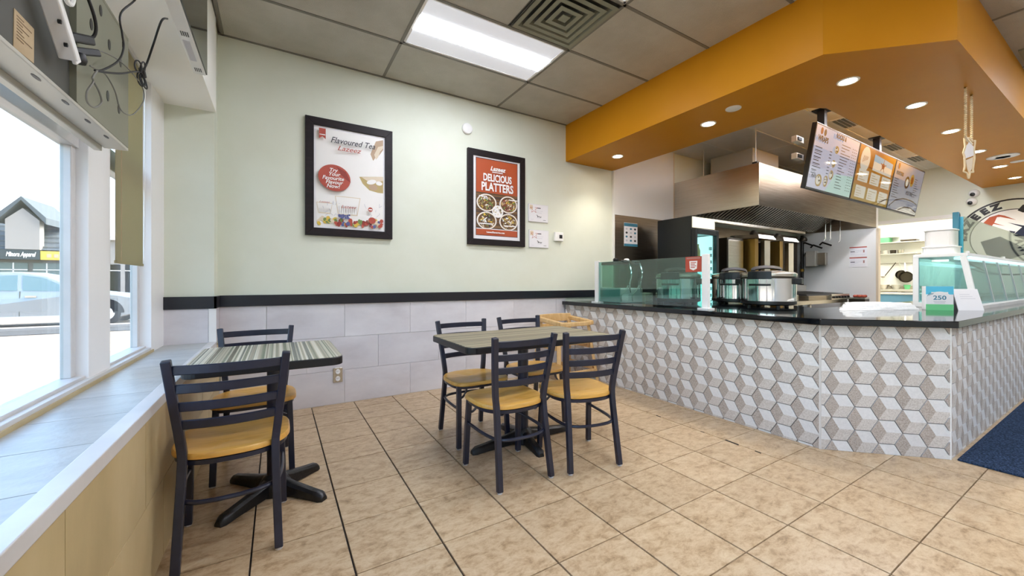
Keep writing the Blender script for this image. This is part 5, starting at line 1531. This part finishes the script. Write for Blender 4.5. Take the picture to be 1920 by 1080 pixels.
cable('power_cable', 'black cable curving down from the header to the cable knot', [(-.47, 2.16, 2.40), (-.48, 2.10, 2.25)] + cz([(1.993, 2.115), (2.009, 2.047), (2.025, 2.005), (1.969, 1.928), (1.827, 1.829), (1.753, 1.792)], -.50), .0055, M['cable'])
cable('power_cable', 'long thin grey cable sagging in an S below the knot', cz([(1.80, 1.868), (1.827, 1.888), (1.969, 1.933), (2.122, 1.96), (2.283, 1.964), (2.305, 1.914), (2.179, 1.812), (2.085, 1.772), (2.001, 1.766), (1.954, 1.807), (1.867, 1.827), (1.789, 1.809), (1.732, 1.795)], -.505), .0038, M['greycable'])
cable('power_cable', 'pale teardrop loop of cable hanging under the plugs', cz([(1.753, 1.792), (1.718, 1.755), (1.722, 1.742), (1.675, 1.691), (1.68, 1.662), (1.735, 1.668), (1.789, 1.705), (1.771, 1.731), (1.726, 1.746)], -.495), .0048, M['greycable'])
cable('power_cable', 'black double cable running to the tied bundle', cz([(1.76, 1.795), (1.853, 1.831), (2.0, 1.895), (2.14, 1.966), (2.255, 2.021)], -.50), .006, M['cable'])
cable('power_cable', 'black cable from the wall TV down to the tied bundle', [(-.41, 2.22, 2.258), (-.42, 2.17, 2.215), (-.46, 2.24, 2.14), (-.49, 2.29, 2.08), (-.50, 2.272, 2.03)], .0065, M['cable'])
kb = thing('cable_bundle', 'knot of black cable tied in loops hanging beside the header', 'cable', (-.5, 2.265, 2.0), 'cables by the window display')
for c_, a, b, rot in (((2.205, 2.018), .030, .020, .9), ((2.262, 1.985), .040, .022, .5), ((2.285, 1.990), .030, .028, 0), ((2.245, 1.983), .022, .034, 1.2), ((2.268, 2.04), .026, .016, 2.0)):
    MB().tube([(-.5 + .006 * math.sin(2 * PI * k / 20 + a * 90), y, z) for k, (y, z) in enumerate(ell(c_[0], c_[1], a, b, 20, rot))], .0028, 6, closed=True).build('loop', M['cable'], kb, smooth=True)
MB().tube([(-.5, 2.252, 2.030), (-.5, 2.280, 2.008)], .011, 8).build('tie', M['cable'], kb, smooth=True)
# wall TV over the windows, seen along its glossy screen
tv = thing('wall_tv', 'slim wall TV with a glossy screen high on the header above the windows', 'TV', (-.37, 2.1, 2.5))
box((-.398, 1.30, 2.27), (-.344, 2.76, 2.98)).build('housing', M['white'], tv, bevel=.004)
box((-.344, 1.305, 2.275), (-.338, 2.755, 2.975)).build('screen', M['screenglass'], tv)
box((-.388, 2.40, 2.2685), (-.362, 2.60, 2.27)).build('rating_label', M['grey_print'], tv)
for y in (2.34, 2.70):
    for k in range(4): box((-.385 + .008 * k, y - .02, 2.2688), (-.381 + .008 * k, y + .02, 2.27)).build('speaker_slit', M['black'], tv)
MB().box((-.40 + .0, 1.7, 2.45), (-.398, 2.3, 2.85)).build('wall_bracket', M['black'], tv)
# olive fabric panel in the second window
bl = thing('window_blind', 'olive fabric blind hanging in the narrow window behind the display', 'blind', (-.66, 2.76, 1.2))
box((-.698, 2.70, 1.222), (-.694, 3.15, 2.38)).build('fabric', M['blind'], bl)
box((-.702, 2.70, 1.210), (-.690, 3.15, 1.224)).build('bottom_bar', M['blind'], bl)
box((-.702, 2.70, 2.37), (-.686, 3.15, 2.398)).build('top_rail', M['frame'], bl)
box((-.6938, 2.77, 1.224), (-.6928, 2.778, 2.37)).build('seam', M['note'], bl)
ch = MB().tube([(-.695, 3.20, 2.36), (-.70, 3.20, 1.25)], .003, 6).build('pull_rod', M['white'], bl)

# ================================================================== OUTSIDE
struct('ground_outside', box((-80, -40, -.22), (-.87, 90, -.10)), M['paver'])
struct('kerb_shadow_strip', box((-60, 13.2, -.10), (-2.2, 14.3, -.085)), M['kerb_shadow'])  # dark strip painted for the shadow along the kerb
struct('kerb_strip', box((-60, 14.3, -.10), (-2.2, 14.7, -.02)), M['stucco'])
# silver car side-on across the window
car = thing('parked_car', 'silver saloon car parked outside the window, seen from its side', 'car', (-5.8, 15.9, -.1))
cx, cy, gz = -3.32, 15.2, -.10
side = [(0.02, .36), (0, .55), (-.10, .72), (-.55, .84), (-1.15, .93), (-1.95, 1.36), (-2.45, 1.47), (-3.25, 1.45), (-3.95, 1.20), (-4.45, 1.05), (-4.60, .95), (-4.62, .55), (-4.55, .30), (-4.1, .22), (-.5, .22)]
q = MB()
vs = []
for yy, ins, top_ in ((0, .0, 0), (.06, 0, 0), (1.62, 0, 0), (1.68, .0, 0)):
    for (x, z) in side:
        inset = .18 * max(0, (z - .9) / .57)
        y_ = cy + (inset if yy < .8 else 1.68 - inset) + (.05 if yy in (0, 1.68) and z < .9 else 0) * (1 if yy < .8 else -1) * 0
        vs.append((cx + x, y_ + (0 if yy in (0, 1.68) else (.04 if yy < .8 else -.04)), gz + z))
n = len(side)
fs = [(i * n + k, i * n + (k + 1) % n, (i + 1) * n + (k + 1) % n, (i + 1) * n + k) for i in range(3) for k in range(n)] + [tuple(range(n - 1, -1, -1)), tuple(3 * n + k for k in range(n))]
q.add(vs, fs).build('body', M['carpaint'], car, bevel=.03)
def car_quad(name, pts, m, dep=.012):
    q = MB(); v0 = []
    for (x, z) in pts:
        y_ = cy + .18 * max(0, (z - .9) / .57)
        v0.append((cx + x, y_ - dep, gz + z))
    v1 = [(a, b + dep * 2, c) for a, b, c in v0]
    k = len(pts)
    q.add(v0 + v1, [tuple(range(k)), tuple(range(2 * k - 1, k - 1, -1))] + [(i, (i + 1) % k, k + (i + 1) % k, k + i) for i in range(k)])
    return q.build(name, m, car)
car_quad('front_window', [(-1.38, .95), (-2.35, .98), (-2.40, 1.38), (-2.02, 1.32)], M['cardark'])
car_quad('rear_window', [(-2.45, .98), (-3.3, 1.0), (-3.85, 1.14), (-3.25, 1.36), (-2.48, 1.38)], M['cardark'])
car_quad('door_line', [(-2.395, .32), (-2.41, .32), (-2.41, .96), (-2.395, .96)], M['darkgrey'], .004)
car_quad('door_line', [(-1.35, .34), (-1.365, .34), (-1.40, .93), (-1.385, .93)], M['darkgrey'], .004)
car_quad('door_handle', [(-2.10, .80), (-2.30, .80), (-2.30, .845), (-2.10, .845)], M['chrome'], .03)
car_quad('lower_sill', [(-1.15, .22), (-3.45, .22), (-3.45, .31), (-1.15, .31)], M['galv'], .02)
MB().box((cx - 1.55, cy - .16, gz + .93), (cx - 1.36, cy + .05, gz + 1.07)).build('wing_mirror', M['carpaint'], car, bevel=.04)
for x in (-.82, -3.72):
    for y in (cy - .01, cy + 1.48):
        q = MB().lathe([(.335, 0), (.345, .03), (.345, .19), (.335, .22), (.0005, .22)], (0, 0, 0), 28)
        q.v = [(cx + x + a, y + c, gz + .345 + b) for a, b, c in q.v]
        w_ = q.build('wheel', M['rubber'], car, smooth=True)
        q = MB().lathe([(.0005, -.012), (.10, -.012), (.21, .0), (.22, .02)], (0, 0, 0), 20)
        q.v = [(cx + x + a, y + c, gz + .345 + b) for a, b, c in q.v]
        q.build('hub_cap', M['frame'], w_, smooth=True)
        if y < cy + .5:
            q = MB().prism(arcpts(0, 0, .40, 0, PI, 14), (cx + x, cy - .014, gz + .34), (1, 0, 0), (0, 0, 1), (0, -1, 0), -.02, 0)
            q.build('wheel_arch', M['rubber'], car)
# shop building across the street
bd = thing('shop_building', 'pale gabled shop building with a dark tiled roof across the street', 'building', (-15, 40, 0))
GZ = -.1
box((-30, 40.3, GZ), (-6, 50, 3.3)).build('wall', M['shopwall'], bd)
MB().hexa([(-30.3, 39.9, 3.3), (-12.4, 39.9, 3.3), (-11.6, 50, 3.3), (-30.3, 50, 3.3), (-29, 44.5, 6.55), (-14.2, 44.5, 6.35), (-14.0, 46, 6.35), (-29, 46, 6.55)]).build('roof', M['rooftile'], bd)
for k in range(8):
    t0 = (k + .5) / 8
    MB().bar((-30.2 + 1.2 * t0, 39.85 + 4.6 * t0, 3.34 + 3.2 * t0), (-12.4 - 1.8 * t0, 39.85 + 4.6 * t0, 3.34 + 3.05 * t0), .05, .05).build('roof_course', M['shopwall'], bd)
box((-12.4, 40.2, GZ), (-5, 50, 4.2)).build('side_wall', M['stucco'], bd)
box((-12.5, 39.9, 4.2), (-4.9, 50, 4.5)).build('parapet', M['frame'], bd)
gp = [(-15.58, 3.3), (-14.02, 3.3), (-14.02, 5.3), (-14.8, 6.1), (-15.58, 5.3)]
MB().prism(gp, (0, 0, 0), (1, 0, 0), (0, 0, 1), (0, -1, 0), -40.3, -39.7).build('gable', M['stucco'], bd)
for a, b in (((-15.95, 5.05), (-14.8, 6.62)), ((-13.65, 5.05), (-14.8, 6.62))):
    q = MB().hexa([(a[0], 39.5, a[1]), (b[0], 39.5, b[1]), (b[0], 44, b[1]), (a[0], 44, a[1]), (a[0], 39.5, a[1] + .45), (b[0], 39.5, b[1] + .25), (b[0], 44, b[1] + .25), (a[0], 44, a[1] + .45)])
    q.build('gable_roof', M['rooftile'], bd)
box((-17.0, 39.75, 2.62), (-14.03, 40.3, 3.28)).build('shop_sign', M['signdark'], bd)
lettering('lettering', 'Minora Apparel', .42, (-14.9, 39.74, 2.95), (1, 0, 0), (0, 0, 1), (0, -1, 0), M['print_white'], bd, shear=.3, fit=1.35, depth=.02, bold=.01)
box((-14.0, 39.75, 2.62), (-12.0, 40.3, 3.22)).build('shop_sign', M['signyellow'], bd)
for k in range(4): box((-13.7 + .34 * k, 39.73, 2.78), (-13.48 + .34 * k, 39.75, 3.02)).build('sign_mark', M['skin'], bd)
for k in range(6):
    x = -17.6 + 1.55 * k
    o_ = box((x, 40.2, .2), (x + 1.3, 40.3, 2.4)).build('window', M['shopglass'], bd)
    MB().box((x + .62, 40.17, .2), (x + .68, 40.2, 2.4)).box((x, 40.17, 1.9), (x + 1.3, 40.2, 1.96)).build('window_bar', M['frame'], o_)
